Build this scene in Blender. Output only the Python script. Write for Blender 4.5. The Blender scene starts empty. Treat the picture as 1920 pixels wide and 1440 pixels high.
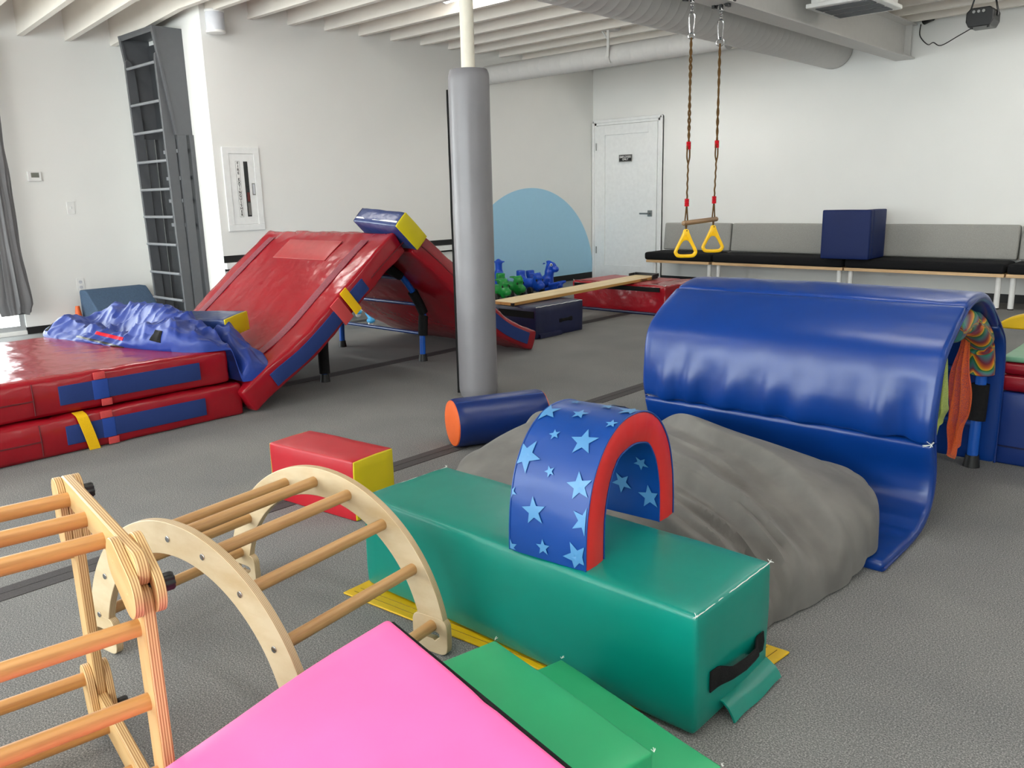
import bpy, bmesh, math, random
from mathutils import Vector, Matrix, noise
from math import sin, cos, pi, radians
random.seed(7)
S = bpy.context.scene
COL = S.collection

# ------------------------------------------------------------------ camera, sky, exposure
CAM_ROT = Matrix(((0.737047, -0.135081, 0.662205), (0.675451, 0.180542, -0.714962), (-0.022978, 0.974247, 0.224308)))
cam_data = bpy.data.cameras.new('camera')
cam_data.sensor_width = 36.0
cam_data.lens = 1540.0 / 1920.0 * 36.0
cam_data.clip_start = 0.05
cam = bpy.data.objects.new('camera', cam_data)
COL.objects.link(cam)
cam.matrix_world = Matrix.Translation((0, 0, 1.25)) @ CAM_ROT.to_4x4()
S.camera = cam
S.view_settings.view_transform = 'Standard'
S.view_settings.look = 'None'
S.view_settings.exposure = 0.85
S.view_settings.gamma = 1.0
S.view_settings.use_curve_mapping = False
S.cycles.use_denoising = True
S.cycles.max_bounces = 10
S.cycles.diffuse_bounces = 6
S.cycles.sample_clamp_indirect = 6.0

LAMP = 16.0       # emission of the ceiling strip lights
SKY = 6.0         # overcast sky outside the windows

world = bpy.data.worlds.new('overcast_sky')
S.world = world
world.use_nodes = True
wn = world.node_tree
bg = wn.nodes['Background']
bg.inputs['Color'].default_value = (0.93, 0.97, 1.0, 1)
bg.inputs['Strength'].default_value = SKY


def portal(name, loc, rot, sx, sy):
    l = bpy.data.lights.new(name, 'AREA')
    l.shape = 'RECTANGLE'
    l.size = sx
    l.size_y = sy
    l.cycles.is_portal = True
    o = bpy.data.objects.new(name, l)
    o.location = loc
    o.rotation_euler = rot
    COL.objects.link(o)


portal('daylight_portal_left', (-9.25, 0.3, 1.3), (0, radians(-90), 0), 2.6, 4.9)
portal('daylight_portal_rear', (-3.0, -4.6, 1.35), (radians(90), 0, 0), 11.0, 2.7)


# ------------------------------------------------------------------ helpers
def lin(c):
    return tuple((v / 12.92 if v <= 0.04045 else ((v + 0.055) / 1.055) ** 2.4) for v in [x / 255.0 for x in c]) + (1,)


class M:
    def __init__(s):
        s.v = []
        s.f = []
        s.mi = []

    def add(s, vs, fs, mi=0):
        o = len(s.v)
        s.v += [Vector(p) for p in vs]
        s.f += [tuple(i + o for i in f) for f in fs]
        s.mi += [mi] * len(fs)
        return s

    def join(s, m, mi=None):
        o = len(s.v)
        s.v += [p.copy() for p in m.v]
        s.f += [tuple(i + o for i in f) for f in m.f]
        s.mi += m.mi if mi is None else [mi] * len(m.f)
        return s

    def tf(s, mat):
        s.v = [mat @ p for p in s.v]
        return s

    def move(s, x, y, z):
        d = Vector((x, y, z))
        s.v = [p + d for p in s.v]
        return s

    def rot(s, ang, axis='Z'):
        return s.tf(Matrix.Rotation(ang, 4, axis))

    def fn(s, f):
        s.v = [Vector(f(p)) for p in s.v]
        return s

    def box(s, c, d, mi=0, rz=0):
        x, y, z = [k / 2 for k in d]
        vs = [Vector((sx * x, sy * y, sz * z)) for sx in (-1, 1) for sy in (-1, 1) for sz in (-1, 1)]
        if rz:
            r = Matrix.Rotation(rz, 3, 'Z')
            vs = [r @ p for p in vs]
        c = Vector(c)
        return s.add([p + c for p in vs],
                     [(0, 1, 3, 2), (4, 6, 7, 5), (0, 4, 5, 1), (2, 3, 7, 6), (0, 2, 6, 4), (1, 5, 7, 3)], mi)

    def rings(s, rs, closed=False, caps=True, mi=0):
        n = len(rs[0])
        vs = [p for r in rs for p in r]
        fs = []
        m = len(rs)
        for i in range(m if closed else m - 1):
            a, b = i * n, ((i + 1) % m) * n
            for j in range(n):
                k = (j + 1) % n
                fs.append((a + j, a + k, b + k, b + j))
        if caps and not closed:
            fs.append(tuple(reversed(range(n))))
            fs.append(tuple(range((m - 1) * n, m * n)))
        return s.add(vs, fs, mi)

    def tube(s, pts, r, n=10, closed=False, caps=True, mi=0, twist=0.0):
        pts = [Vector(p) for p in pts]
        m = len(pts)
        rr = r if isinstance(r, (list, tuple)) else [r] * m
        rs = []
        up = None
        for i in range(m):
            if closed:
                t = pts[(i + 1) % m] - pts[i - 1]
            else:
                t = pts[min(i + 1, m - 1)] - pts[max(i - 1, 0)]
            t.normalize()
            if up is None:
                up = Vector((0, 0, 1)) if abs(t.z) < 0.9 else Vector((1, 0, 0))
            a = up - t * up.dot(t)
            a.normalize()
            up = a
            b = t.cross(a)
            rs.append([pts[i] + (a * cos(2 * pi * j / n + twist * i) + b * sin(2 * pi * j / n + twist * i)) * rr[i] for j in range(n)])
        return s.rings(rs, closed, caps, mi)

    def cyl(s, a, b, r0, r1=None, n=20, mi=0, bev=0.0):
        a = Vector(a)
        b = Vector(b)
        r1 = r0 if r1 is None else r1
        if bev:
            d = (b - a).normalized() * bev
            return s.tube([a, a + d * .3, a + d, b - d, b - d * .3, b], [r0 - bev, r0 - bev * .3, r0, r1, r1 - bev * .3, r1 - bev], n, mi=mi)
        return s.tube([a, b], [r0, r1], n, mi=mi)

    def ball(s, c, r, nu=20, nv=12, mi=0):
        c = Vector(c)
        r = Vector((r, r, r)) if not hasattr(r, '__len__') else Vector(r)
        rs = []
        for i in range(nv + 1):
            t = pi * (i + 0.02) / (nv + 0.04)
            rs.append([c + Vector((r.x * sin(t) * cos(2 * pi * j / nu), r.y * sin(t) * sin(2 * pi * j / nu), -r.z * cos(t))) for j in range(nu)])
        return s.rings(rs, mi=mi)

    def prism(s, poly, fmap, a, b, mi=0):
        """poly: 2D loop; fmap(u,v,w)->3D; from w=a to w=b"""
        return s.rings([[fmap(u, v, a) for u, v in poly], [fmap(u, v, b) for u, v in poly]], mi=mi)

    def build(s, name, mat, parent=None, world=False, smooth=40, bevel=0.0, bseg=2, sub=0):
        me = bpy.data.meshes.new(name)
        vs = s.v
        if world and parent is not None:
            inv = parent.matrix_basis.inverted()
            p = parent.parent
            mw = parent.matrix_basis.copy()
            while p:
                mw = p.matrix_basis @ mw
                p = p.parent
            inv = mw.inverted()
            vs = [inv @ q for q in vs]
        me.from_pydata([tuple(p) for p in vs], [], s.f)
        mats = mat if isinstance(mat, (list, tuple)) else [mat]
        for m in mats:
            me.materials.append(m)
        if len(mats) > 1:
            for p, k in zip(me.polygons, s.mi):
                p.material_index = k
        bm = bmesh.new()
        bm.from_mesh(me)
        bmesh.ops.recalc_face_normals(bm, faces=bm.faces)
        bm.to_mesh(me)
        bm.free()
        if smooth:
            for p in me.polygons:
                p.use_smooth = True
            me.set_sharp_from_angle(angle=radians(smooth))
        me.update()
        o = bpy.data.objects.new(name, me)
        COL.objects.link(o)
        if parent is not None:
            o.parent = parent
        if bevel:
            b = o.modifiers.new('bevel', 'BEVEL')
            b.width = bevel
            b.segments = bseg
            b.limit_method = 'ANGLE'
            b.angle_limit = radians(40)
        if sub:
            b = o.modifiers.new('subdivision', 'SUBSURF')
            b.levels = sub
            b.render_levels = sub
        return o


def tag(o, label, cat, group=None):
    o['label'] = label
    o['category'] = cat
    if group:
        o['group'] = group
    return o


def thing(name, label, cat, loc=(0, 0, 0), rz=0.0, group=None):
    o = bpy.data.objects.new(name, None)
    o.empty_display_size = 0.1
    COL.objects.link(o)
    o.location = loc
    o.rotation_euler = (0, 0, rz)
    bpy.context.view_layer.update()
    return tag(o, label, cat, group)


def struct(o):
    o['kind'] = 'structure'
    return o


def dup(root, loc, rz=None, label=None):
    r = root.copy()
    COL.objects.link(r)
    r.location = loc
    if rz is not None:
        r.rotation_euler = (0, 0, rz)
    if label:
        r['label'] = label

    def rec(a, b):
        for ch in list(a.children):
            c = ch.copy()
            COL.objects.link(c)
            c.parent = b
            rec(ch, c)
    rec(root, r)
    return r


def axis_coords(h, r, step):
    k = max(1, int(round(2 * (h - r) / step)))
    inner = [-(h - r) + 2 * (h - r) * i / k for i in range(k + 1)]
    return [-h, -h + 0.3 * r] + inner + [h - 0.3 * r, h]


def pad(sx, sy, sz, r=0.015, step=0.06, puff=0.0, wr=0.0, seed=0.0, fq=(14, 14, 14), flat_bottom=True, edge=4):
    """A sewn foam pad: rounded box with bulging faces and vinyl puckers near the seams."""
    H = (sx / 2, sy / 2, sz / 2)
    A = [axis_coords(h, min(r, h * .95), step) for h in H]
    m = M()
    idx = {}

    def vid(i, j, k):
        key = (i, j, k)
        if key in idx:
            return idx[key]
        p = [A[0][i], A[1][j], A[2][k]]
        q = [max(-(H[a] - r), min(H[a] - r, p[a])) for a in range(3)]
        d = Vector([p[a] - q[a] for a in range(3)])
        n = d.normalized() if d.length > 1e-9 else Vector((0, 0, 1))
        w = Vector(q) + n * r
        u = [max(-1, min(1, p[a] / H[a])) for a in range(3)]
        ax = max(range(3), key=lambda a: abs(n[a]))
        o = [a for a in range(3) if a != ax]
        dsp = 0.0
        down = ax == 2 and n.z < 0 and flat_bottom
        if puff and not down:
            dsp += puff * (1 - u[o[0]] ** 2) * (1 - u[o[1]] ** 2)
        if wr and not down:
            e = max(abs(u[o[0]]) ** edge, abs(u[o[1]]) ** edge)
            nz = noise.noise(Vector((w.x * fq[0] + seed, w.y * fq[1] + seed * 1.7, w.z * fq[2] - seed)))
            n2 = noise.noise(Vector((w.x * fq[0] * 2.1 - seed, w.y * fq[1] * 2.1, w.z * fq[2] * 2.1 + seed)))
            dsp += wr * (0.25 + 0.75 * e) * (nz + 0.4 * n2)
        w = w + n * dsp
        idx[key] = len(m.v)
        m.v.append(w)
        return idx[key]

    N = [len(a) for a in A]
    for ax in range(3):
        o = [a for a in range(3) if a != ax]
        for side in (0, N[ax] - 1):
            for i in range(N[o[0]] - 1):
                for j in range(N[o[1]] - 1):
                    f = []
                    for (a, b) in ((i, j), (i + 1, j), (i + 1, j + 1), (i, j + 1)):
                        t = [0, 0, 0]
                        t[ax] = side
                        t[o[0]] = a
                        t[o[1]] = b
                        f.append(vid(*t))
                    m.f.append(tuple(f))
                    m.mi.append(0)
    return m


def catmull(pts, n=8, closed=False):
    P = [Vector(p) for p in pts]
    m = len(P)
    out = []
    rng = m if closed else m - 1
    for i in range(rng):
        if closed:
            p0, p1, p2, p3 = P[i - 1], P[i], P[(i + 1) % m], P[(i + 2) % m]
        else:
            p0, p1, p2, p3 = P[max(i - 1, 0)], P[i], P[i + 1], P[min(i + 2, m - 1)]
        for k in range(n):
            t = k / n
            out.append(0.5 * ((2 * p1) + (p2 - p0) * t + (2 * p0 - 5 * p1 + 4 * p2 - p3) * t * t + (3 * p1 - p0 - 3 * p2 + p3) * t ** 3))
    if not closed:
        out.append(P[-1].copy())
    return out


class Path:
    """2D path (a,b) with arc length, tangent and left normal."""

    def __init__(s, pts, n=10, smooth=True):
        s.p = catmull([(a, b, 0) for a, b in pts], n) if smooth else [Vector((a, b, 0)) for a, b in pts]
        s.l = [0.0]
        for i in range(1, len(s.p)):
            s.l.append(s.l[-1] + (s.p[i] - s.p[i - 1]).length)
        s.L = s.l[-1]
        s.t = []
        for i in range(len(s.p)):
            d = s.p[min(i + 1, len(s.p) - 1)] - s.p[max(i - 1, 0)]
            s.t.append(d.normalized())

    def at(s, d):
        if d <= 0:
            t = s.t[0]
            q = s.p[0] + t * d
        elif d >= s.L:
            t = s.t[-1]
            q = s.p[-1] + t * (d - s.L)
        else:
            i = 0
            lo, hi = 0, len(s.l) - 1
            while hi - lo > 1:
                md = (lo + hi) // 2
                if s.l[md] <= d:
                    lo = md
                else:
                    hi = md
            f = (d - s.l[lo]) / max(1e-9, s.l[hi] - s.l[lo])
            q = s.p[lo].lerp(s.p[hi], f)
            t = s.t[lo].lerp(s.t[hi], f).normalized()
        return q, t, Vector((-t.y, t.x, 0))


def smoothstep(a, b, x):
    t = max(0.0, min(1.0, (x - a) / (b - a)))
    return t * t * (3 - 2 * t)


# ------------------------------------------------------------------ materials
def base_mat(name):
    m = bpy.data.materials.new(name)
    m.use_nodes = True
    return m, m.node_tree, m.node_tree.nodes['Principled BSDF']


def noise_node(nt, scale, detail=3.0, rough=0.5, vec=None, coord='Object', stretch=None):
    tc = nt.nodes.new('ShaderNodeTexCoord')
    n = nt.nodes.new('ShaderNodeTexNoise')
    n.inputs['Scale'].default_value = scale
    n.inputs['Detail'].default_value = detail
    n.inputs['Roughness'].default_value = rough
    if stretch:
        mp = nt.nodes.new('ShaderNodeMapping')
        mp.inputs['Scale'].default_value = stretch
        nt.links.new(tc.outputs[coord], mp.inputs['Vector'])
        nt.links.new(mp.outputs['Vector'], n.inputs['Vector'])
    else:
        nt.links.new(tc.outputs[coord], n.inputs['Vector'])
    return n


def ramp(nt, src, stops):
    r = nt.nodes.new('ShaderNodeValToRGB')
    e = r.color_ramp.elements
    while len(e) < len(stops):
        e.new(0.5)
    for k, (p, c) in zip(e, stops):
        k.position = p
        k.color = c
    nt.links.new(src, r.inputs['Fac'])
    return r


def bump(nt, b, src, strength, dist=0.01, prev=None):
    n = nt.nodes.new('ShaderNodeBump')
    n.inputs['Strength'].default_value = strength
    n.inputs['Distance'].default_value = dist
    nt.links.new(src, n.inputs['Height'])
    if prev:
        nt.links.new(prev.outputs['Normal'], n.inputs['Normal'])
    nt.links.new(n.outputs['Normal'], b.inputs['Normal'])
    return n


def mul(c, k):
    return tuple(min(1, v * k) for v in c[:3]) + (1,)


def vinyl(name, rgb, rough=0.33, wr=0.25, scale=7.0, var=0.08, spec=0.5, k=0.6):
    m, nt, b = base_mat(name)
    c = mul(lin(rgb), k)
    n = noise_node(nt, 3.0, 4)
    r = ramp(nt, n.outputs['Fac'], [(0.3, mul(c, 1 - var)), (0.7, mul(c, 1 + var))])
    nt.links.new(r.outputs['Color'], b.inputs['Base Color'])
    b.inputs['Roughness'].default_value = rough
    b.inputs['Specular IOR Level'].default_value = spec
    w = noise_node(nt, scale, 2, 0.45)
    b1 = bump(nt, b, w.outputs['Fac'], wr, 0.02)
    g = noise_node(nt, 420.0, 2)
    bump(nt, b, g.outputs['Fac'], 0.06, 0.001, b1)
    return m


def cloth(name, rgb, rough=0.9, scale=350.0, bs=0.25, var=0.18, sheen=0.0, vscale=None):
    m, nt, b = base_mat(name)
    c = lin(rgb)
    n = noise_node(nt, vscale or scale, 3)
    r = ramp(nt, n.outputs['Fac'], [(0.3, mul(c, 1 - var)), (0.7, mul(c, 1 + var))])
    nt.links.new(r.outputs['Color'], b.inputs['Base Color'])
    b.inputs['Roughness'].default_value = rough
    b.inputs['Specular IOR Level'].default_value = 0.25
    if sheen:
        b.inputs['Sheen Weight'].default_value = sheen
    w = noise_node(nt, scale, 2)
    bump(nt, b, w.outputs['Fac'], bs, 0.002)
    return m


def plain(name, rgb, rough=0.5, metal=0.0, spec=0.5, var=0.03, scale=20.0):
    m, nt, b = base_mat(name)
    c = lin(rgb)
    n = noise_node(nt, scale, 3)
    r = ramp(nt, n.outputs['Fac'], [(0.3, mul(c, 1 - var)), (0.7, mul(c, 1 + var))])
    nt.links.new(r.outputs['Color'], b.inputs['Base Color'])
    b.inputs['Roughness'].default_value = rough
    b.inputs['Metallic'].default_value = metal
    b.inputs['Specular IOR Level'].default_value = spec
    return m


def emit(name, rgb, strength):
    m, nt, b = base_mat(name)
    b.inputs['Base Color'].default_value = lin(rgb)
    b.inputs['Emission Color'].default_value = lin(rgb)
    b.inputs['Emission Strength'].default_value = strength
    return m


def wood(name, light, dark, stretch=(40, 40, 3), scale=1.0, rough=0.42, bs=0.06):
    """grain runs along the axis with the small stretch value"""
    m, nt, b = base_mat(name)
    n = noise_node(nt, scale, 6, 0.6, stretch=stretch)
    r = ramp(nt, n.outputs['Fac'], [(0.28, lin(dark)), (0.52, lin(light)), (0.75, mul(lin(light), 1.12))])
    nt.links.new(r.outputs['Color'], b.inputs['Base Color'])
    b.inputs['Roughness'].default_value = rough
    bump(nt, b, n.outputs['Fac'], bs, 0.002)
    return m


def plywood(name, face_l, face_d, edge_l, edge_d, axis=1, layers=300.0, grain=(6, 30, 30)):
    """Faces show veneer, edges (normals across the thickness axis) show the glued layers."""
    m, nt, b = base_mat(name)
    n = noise_node(nt, 1.0, 5, 0.6, stretch=grain)
    face = ramp(nt, n.outputs['Fac'], [(0.3, lin(face_d)), (0.6, lin(face_l))])
    tc = nt.nodes.new('ShaderNodeTexCoord')
    sp = nt.nodes.new('ShaderNodeSeparateXYZ')
    nt.links.new(tc.outputs['Object'], sp.inputs[0])
    ml = nt.nodes.new('ShaderNodeMath')
    ml.operation = 'MULTIPLY'
    ml.inputs[1].default_value = layers * 2 * pi
    nt.links.new(sp.outputs[axis], ml.inputs[0])
    sn = nt.nodes.new('ShaderNodeMath')
    sn.operation = 'SINE'
    nt.links.new(ml.outputs[0], sn.inputs[0])
    mr = nt.nodes.new('ShaderNodeMapRange')
    mr.inputs['From Min'].default_value = -1
    nt.links.new(sn.outputs[0], mr.inputs['Value'])
    edge = ramp(nt, mr.outputs[0], [(0.15, lin(edge_d)), (0.45, lin(edge_l))])
    sn2 = nt.nodes.new('ShaderNodeSeparateXYZ')
    nt.links.new(tc.outputs['Normal'], sn2.inputs[0])
    ab = nt.nodes.new('ShaderNodeMath')
    ab.operation = 'ABSOLUTE'
    nt.links.new(sn2.outputs[axis], ab.inputs[0])
    gt = nt.nodes.new('ShaderNodeMath')
    gt.operation = 'GREATER_THAN'
    gt.inputs[1].default_value = 0.75
    nt.links.new(ab.outputs[0], gt.inputs[0])
    mx = nt.nodes.new('ShaderNodeMix')
    mx.data_type = 'RGBA'
    nt.links.new(gt.outputs[0], mx.inputs['Factor'])
    nt.links.new(edge.outputs['Color'], mx.inputs['A'])
    nt.links.new(face.outputs['Color'], mx.inputs['B'])
    nt.links.new(mx.outputs['Result'], b.inputs['Base Color'])
    b.inputs['Roughness'].default_value = 0.45
    return m


def carpet_mat():
    m, nt, b = base_mat('carpet')
    n1 = noise_node(nt, 240.0, 4, 0.8)
    r = ramp(nt, n1.outputs['Fac'], [(0.32, lin((70, 71, 73))), (0.5, lin((117, 118, 118))), (0.68, lin((178, 178, 176)))])
    n2 = noise_node(nt, 2.2, 3)
    r2 = ramp(nt, n2.outputs['Fac'], [(0.3, (0.9, 0.9, 0.9, 1)), (0.7, (1.08, 1.07, 1.05, 1))])
    mx = nt.nodes.new('ShaderNodeMix')
    mx.data_type = 'RGBA'
    mx.blend_type = 'MULTIPLY'
    mx.inputs['Factor'].default_value = 1
    nt.links.new(r.outputs['Color'], mx.inputs['A'])
    nt.links.new(r2.outputs['Color'], mx.inputs['B'])
    nt.links.new(mx.outputs['Result'], b.inputs['Base Color'])
    b.inputs['Roughness'].default_value = 0.97
    b.inputs['Specular IOR Level'].default_value = 0.1
    bump(nt, b, n1.outputs['Fac'], 0.25, 0.003)
    return m


def sheer(name, rgb, alpha=0.6):
    m, nt, b = base_mat(name)
    b.inputs['Base Color'].default_value = lin(rgb)
    b.inputs['Roughness'].default_value = 0.8
    n = noise_node(nt, 500.0, 1)
    r = ramp(nt, n.outputs['Fac'], [(0.4, (alpha - .15,) * 3 + (1,)), (0.6, (alpha + .15,) * 3 + (1,))])
    nt.links.new(r.outputs['Color'], b.inputs['Alpha'])
    return m


def scales_mat():
    """rainbow scales: each scale runs yellow, orange, maroon, blue, green round the sleeve"""
    m, nt, b = base_mat('rainbow_scales')
    tc = nt.nodes.new('ShaderNodeTexCoord')
    sp = nt.nodes.new('ShaderNodeSeparateXYZ')
    nt.links.new(tc.outputs['UV'], sp.inputs[0])

    def math(op, a, bb=None, c=None):
        k = nt.nodes.new('ShaderNodeMath')
        k.operation = op
        for i, x in enumerate((a, bb, c)):
            if x is None:
                continue
            if isinstance(x, (int, float)):
                k.inputs[i].default_value = x
            else:
                nt.links.new(x, k.inputs[i])
        return k.outputs[0]
    u = math('MULTIPLY', sp.outputs[0], 3.0)
    v = math('MULTIPLY', sp.outputs[1], 1.0)
    saw = math('ABSOLUTE', math('SINE', math('MULTIPLY', u, pi)))
    t = math('FRACT', math('ADD', v, math('ADD', math('MULTIPLY', saw, 0.55), math('MULTIPLY', u, 0.34))))
    r = ramp(nt, t, [(0.0, lin((225, 190, 40))), (0.2, lin((205, 105, 35))), (0.38, lin((120, 30, 50))),
                     (0.55, lin((90, 95, 110))), (0.75, lin((60, 130, 120))), (0.9, lin((50, 110, 60)))])
    nt.links.new(r.outputs['Color'], b.inputs['Base Color'])
    b.inputs['Roughness'].default_value = 0.5
    return m


W_WALL = plain('white_wall_paint', (236, 236, 233), 0.8, spec=0.2, var=0.012, scale=2)
W_TRIM = plain('white_trim_paint', (236, 237, 236), 0.45)
W_CEIL = plain('cream_ceiling_paint', (232, 226, 218), 0.75, spec=0.2, var=0.03, scale=4)
W_DUCT = plain('grey_white_duct_paint', (205, 203, 200), 0.6, var=0.02)
BLACK = plain('black_plastic', (18, 18, 19), 0.4)
BASEB = plain('black_rubber_base', (16, 16, 17), 0.55)
CARPET = carpet_mat()
SEAM = cloth('dark_carpet_tape', (74, 72, 73), 0.85, 250.0, 0.2)
GLASS_OUT = plain('aluminium', (200, 203, 205), 0.35, 0.6)
RED = vinyl('red_vinyl', (192, 24, 42), 0.2, 0.35, 9.0, k=.52)
RED_TOP = vinyl('red_vinyl_worn', (196, 60, 62), 0.4, 0.25, 9.0)
RED_STRIP = plain('red_hook_strip', (122, 46, 58), 0.6, var=0.25, scale=90)
RED_PATCH = cloth('red_loop_patch', (190, 70, 70), 0.85, 300)
BLUE_LOOP = cloth('blue_loop_patch', (36, 54, 108), 0.9, 300, 0.2, 0.1)
YEL_STRAP = cloth('yellow_webbing', (228, 180, 16), 0.75, 260, 0.2, 0.08)
BLUE_BIG = vinyl('royal_blue_vinyl', (8, 76, 176), 0.3, 0.22, 5.0, k=.44)
BLUE_IN = vinyl('dark_blue_vinyl', (18, 58, 140), 0.4, 0.2, 6.0)
NAVY = vinyl('navy_vinyl', (30, 38, 88), 0.36, 0.2, 8.0, k=.5)
ROLLB = vinyl('roll_blue_vinyl', (14, 52, 128), 0.35, 0.12, 8.0)
ORANGE = vinyl('orange_vinyl', (246, 108, 40), 0.5, 0.1, k=0.75)
TEAL = vinyl('teal_green_vinyl', (0, 126, 112), 0.33, 0.16, 5.0, k=1.0)
STEPG = vinyl('leaf_green_vinyl', (36, 158, 102), 0.45, 0.08, 6.0, k=1.0)
PINK = vinyl('hot_pink_vinyl', (253, 104, 170), 0.42, 0.12, 5.0, k=1.0)
BRED = vinyl('bright_red_vinyl', (214, 32, 48), 0.4, 0.1, 7.0)
BYEL = vinyl('bright_yellow_vinyl', (232, 212, 16), 0.45, 0.08, 9.0, k=0.75)
YELV = vinyl('yellow_vinyl', (244, 200, 10), 0.45, 0.1, 9.0, k=0.75)
ARCHB = vinyl('star_blue_vinyl', (10, 84, 182), 0.33, 0.15, 9.0, k=.52)
STAR = vinyl('star_print', (98, 168, 228), 0.36, 0.08, 9.0)
ARCHR = vinyl('arch_red_vinyl', (232, 46, 44), 0.4, 0.1, 9.0, k=.78)
SLATE = cloth('slate_blue_suede', (70, 90, 114), 0.85, 60, 0.1, 0.12)
BLKV = vinyl('blue_block_vinyl', (42, 66, 128), 0.3, 0.25, 14.0)
CUBEB = vinyl('cube_blue_vinyl', (14, 48, 124), 0.55, 0.12, 8.0, spec=.3, k=.45)
HEAP = vinyl('blue_nylon', (32, 76, 190), 0.5, 0.35, 12.0, k=.44)
VELCRO = cloth('black_velcro', (22, 22, 22), 0.95, 400, 0.5, 0.5)
GREYBAG = cloth('grey_velour', (106, 104, 100), 0.92, 140, 0.12, 0.2, 0.12, 6.0)
GREYPAD = vinyl('grey_vinyl', (146, 144, 148), 0.38, 0.14, 10.0, k=.66)
DKGREY = plain('dark_grey_enamel', (88, 90, 93), 0.45)
PLYARCH = plywood('birch_plywood', (204, 186, 154), (186, 162, 124), (204, 184, 148), (160, 126, 86), 1, 260.0, (5, 30, 12))
PLYPIK = plywood('lacquered_plywood', (208, 172, 118), (188, 144, 86), (210, 178, 126), (158, 112, 64), 1, 220.0, (5, 30, 22))
RUNG = wood('beech_dowel', (188, 148, 98), (154, 108, 64), (55, 55, 3))
RUNGP = wood('pine_dowel', (194, 142, 82), (152, 98, 46), (45, 45, 2.5))
BOARD = wood('pine_board', (226, 204, 158), (206, 176, 124), (30, 1.5, 30))
BOARDE = wood('pine_board_edge', (196, 150, 84), (172, 124, 62), (30, 2, 30))
SEATB = cloth('black_seat_fabric', (24, 24, 26), 0.95, 300, 0.3, 0.3)
BACKG = cloth('grey_wool_felt', (156, 155, 150), 0.95, 180, 0.3, 0.14)
OAK = wood('oak_ply_edge', (212, 176, 130), (186, 146, 98), (2, 30, 60))
WMETAL = plain('white_enamel', (232, 232, 230), 0.35)
STEEL = plain('brushed_steel', (150, 150, 148), 0.35, 0.9)
CHROME = plain('zinc_steel', (200, 200, 202), 0.18, 1.0)
ROPE = cloth('brown_rope', (98, 72, 40), 0.9, 300, 0.4, 0.3)
REDPL = plain('red_plastic', (200, 24, 40), 0.35)
YELPL = plain('yellow_plastic', (250, 196, 8), 0.35)
BARW = wood('worn_wood_bar', (158, 126, 92), (124, 94, 64), (40, 3, 40))
TUBEB = plain('blue_powder_coat', (16, 84, 178), 0.35)
TUBED = plain('blue_rung_coat', (34, 66, 130), 0.3)
FOAMB = cloth('black_foam', (20, 20, 21), 0.8, 90, 0.4, 0.3)
RUBBER = plain('black_rubber', (26, 26, 26), 0.5)
MURAL = plain('light_blue_wall_paint', (166, 212, 238), 0.8, spec=0.2, var=0.01)
TOYB = plain('blue_toy_plastic', (20, 74, 190), 0.3)
TOYG = plain('green_toy_plastic', (28, 140, 58), 0.3)
SKYB = plain('light_blue_plastic', (82, 184, 240), 0.35)
WHITEP = plain('white_plastic', (236, 236, 234), 0.4)
SPKG = plain('speaker_grille', (206, 208, 214), 0.6)
LITLAMP = emit('lit_lamp_diffuser', (255, 253, 248), LAMP)
CURT = cloth('grey_satin', (112, 112, 114), 0.42, 200, 0.08, 0.06)
SCO = sheer('orange_chiffon', (240, 110, 50), 0.62)
SCY = sheer('lime_chiffon', (200, 216, 110), 0.66)
MINT = vinyl('mint_green_vinyl', (128, 186, 150), 0.45, 0.15, 12.0)
DKRED = vinyl('dark_red_vinyl', (170, 20, 40), 0.36, 0.25, 12.0)
SCALES = scales_mat()
DARKGL = plain('dark_glass', (30, 32, 33), 0.1)
SCREEN = plain('lcd_screen', (120, 122, 112), 0.25)
STITCH = plain('white_thread', (228, 230, 226), 0.8)


def text_mesh(name, s, size, mat, parent, mw, spacing=1.0, extrude=0.0006, bold=0.0):
    cu = bpy.data.curves.new(name, 'FONT')
    cu.body = s
    cu.size = size
    cu.align_x = 'CENTER'
    cu.align_y = 'CENTER'
    cu.space_line = spacing
    cu.extrude = extrude
    cu.offset = bold
    o = bpy.data.objects.new(name, cu)
    COL.objects.link(o)
    dg = bpy.context.evaluated_depsgraph_get()
    me = bpy.data.meshes.new_from_object(o.evaluated_get(dg))
    bpy.data.objects.remove(o)
    me.name = name
    me.transform(mw)
    me.materials.clear()
    me.materials.append(mat)
    t = bpy.data.objects.new(name, me)
    COL.objects.link(t)
    t.parent = parent
    return t


def window_glass():
    m = bpy.data.materials.new('window_glass')
    m.use_nodes = True
    nt = m.node_tree
    nt.nodes.clear()
    o = nt.nodes.new('ShaderNodeOutputMaterial')
    t = nt.nodes.new('ShaderNodeBsdfTransparent')
    t.inputs['Color'].default_value = (0.96, 0.98, 0.97, 1)
    g = nt.nodes.new('ShaderNodeBsdfGlossy')
    g.inputs['Roughness'].default_value = 0.02
    mx = nt.nodes.new('ShaderNodeMixShader')
    mx.inputs[0].default_value = 0.05
    nt.links.new(t.outputs[0], mx.inputs[1])
    nt.links.new(g.outputs[0], mx.inputs[2])
    nt.links.new(mx.outputs[0], o.inputs['Surface'])
    return m


PANE = window_glass()
XL, XR, YF, YB, ZC = -7.58, 4.2, -4.6, 10.06, 3.2
XW = -9.1

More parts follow.
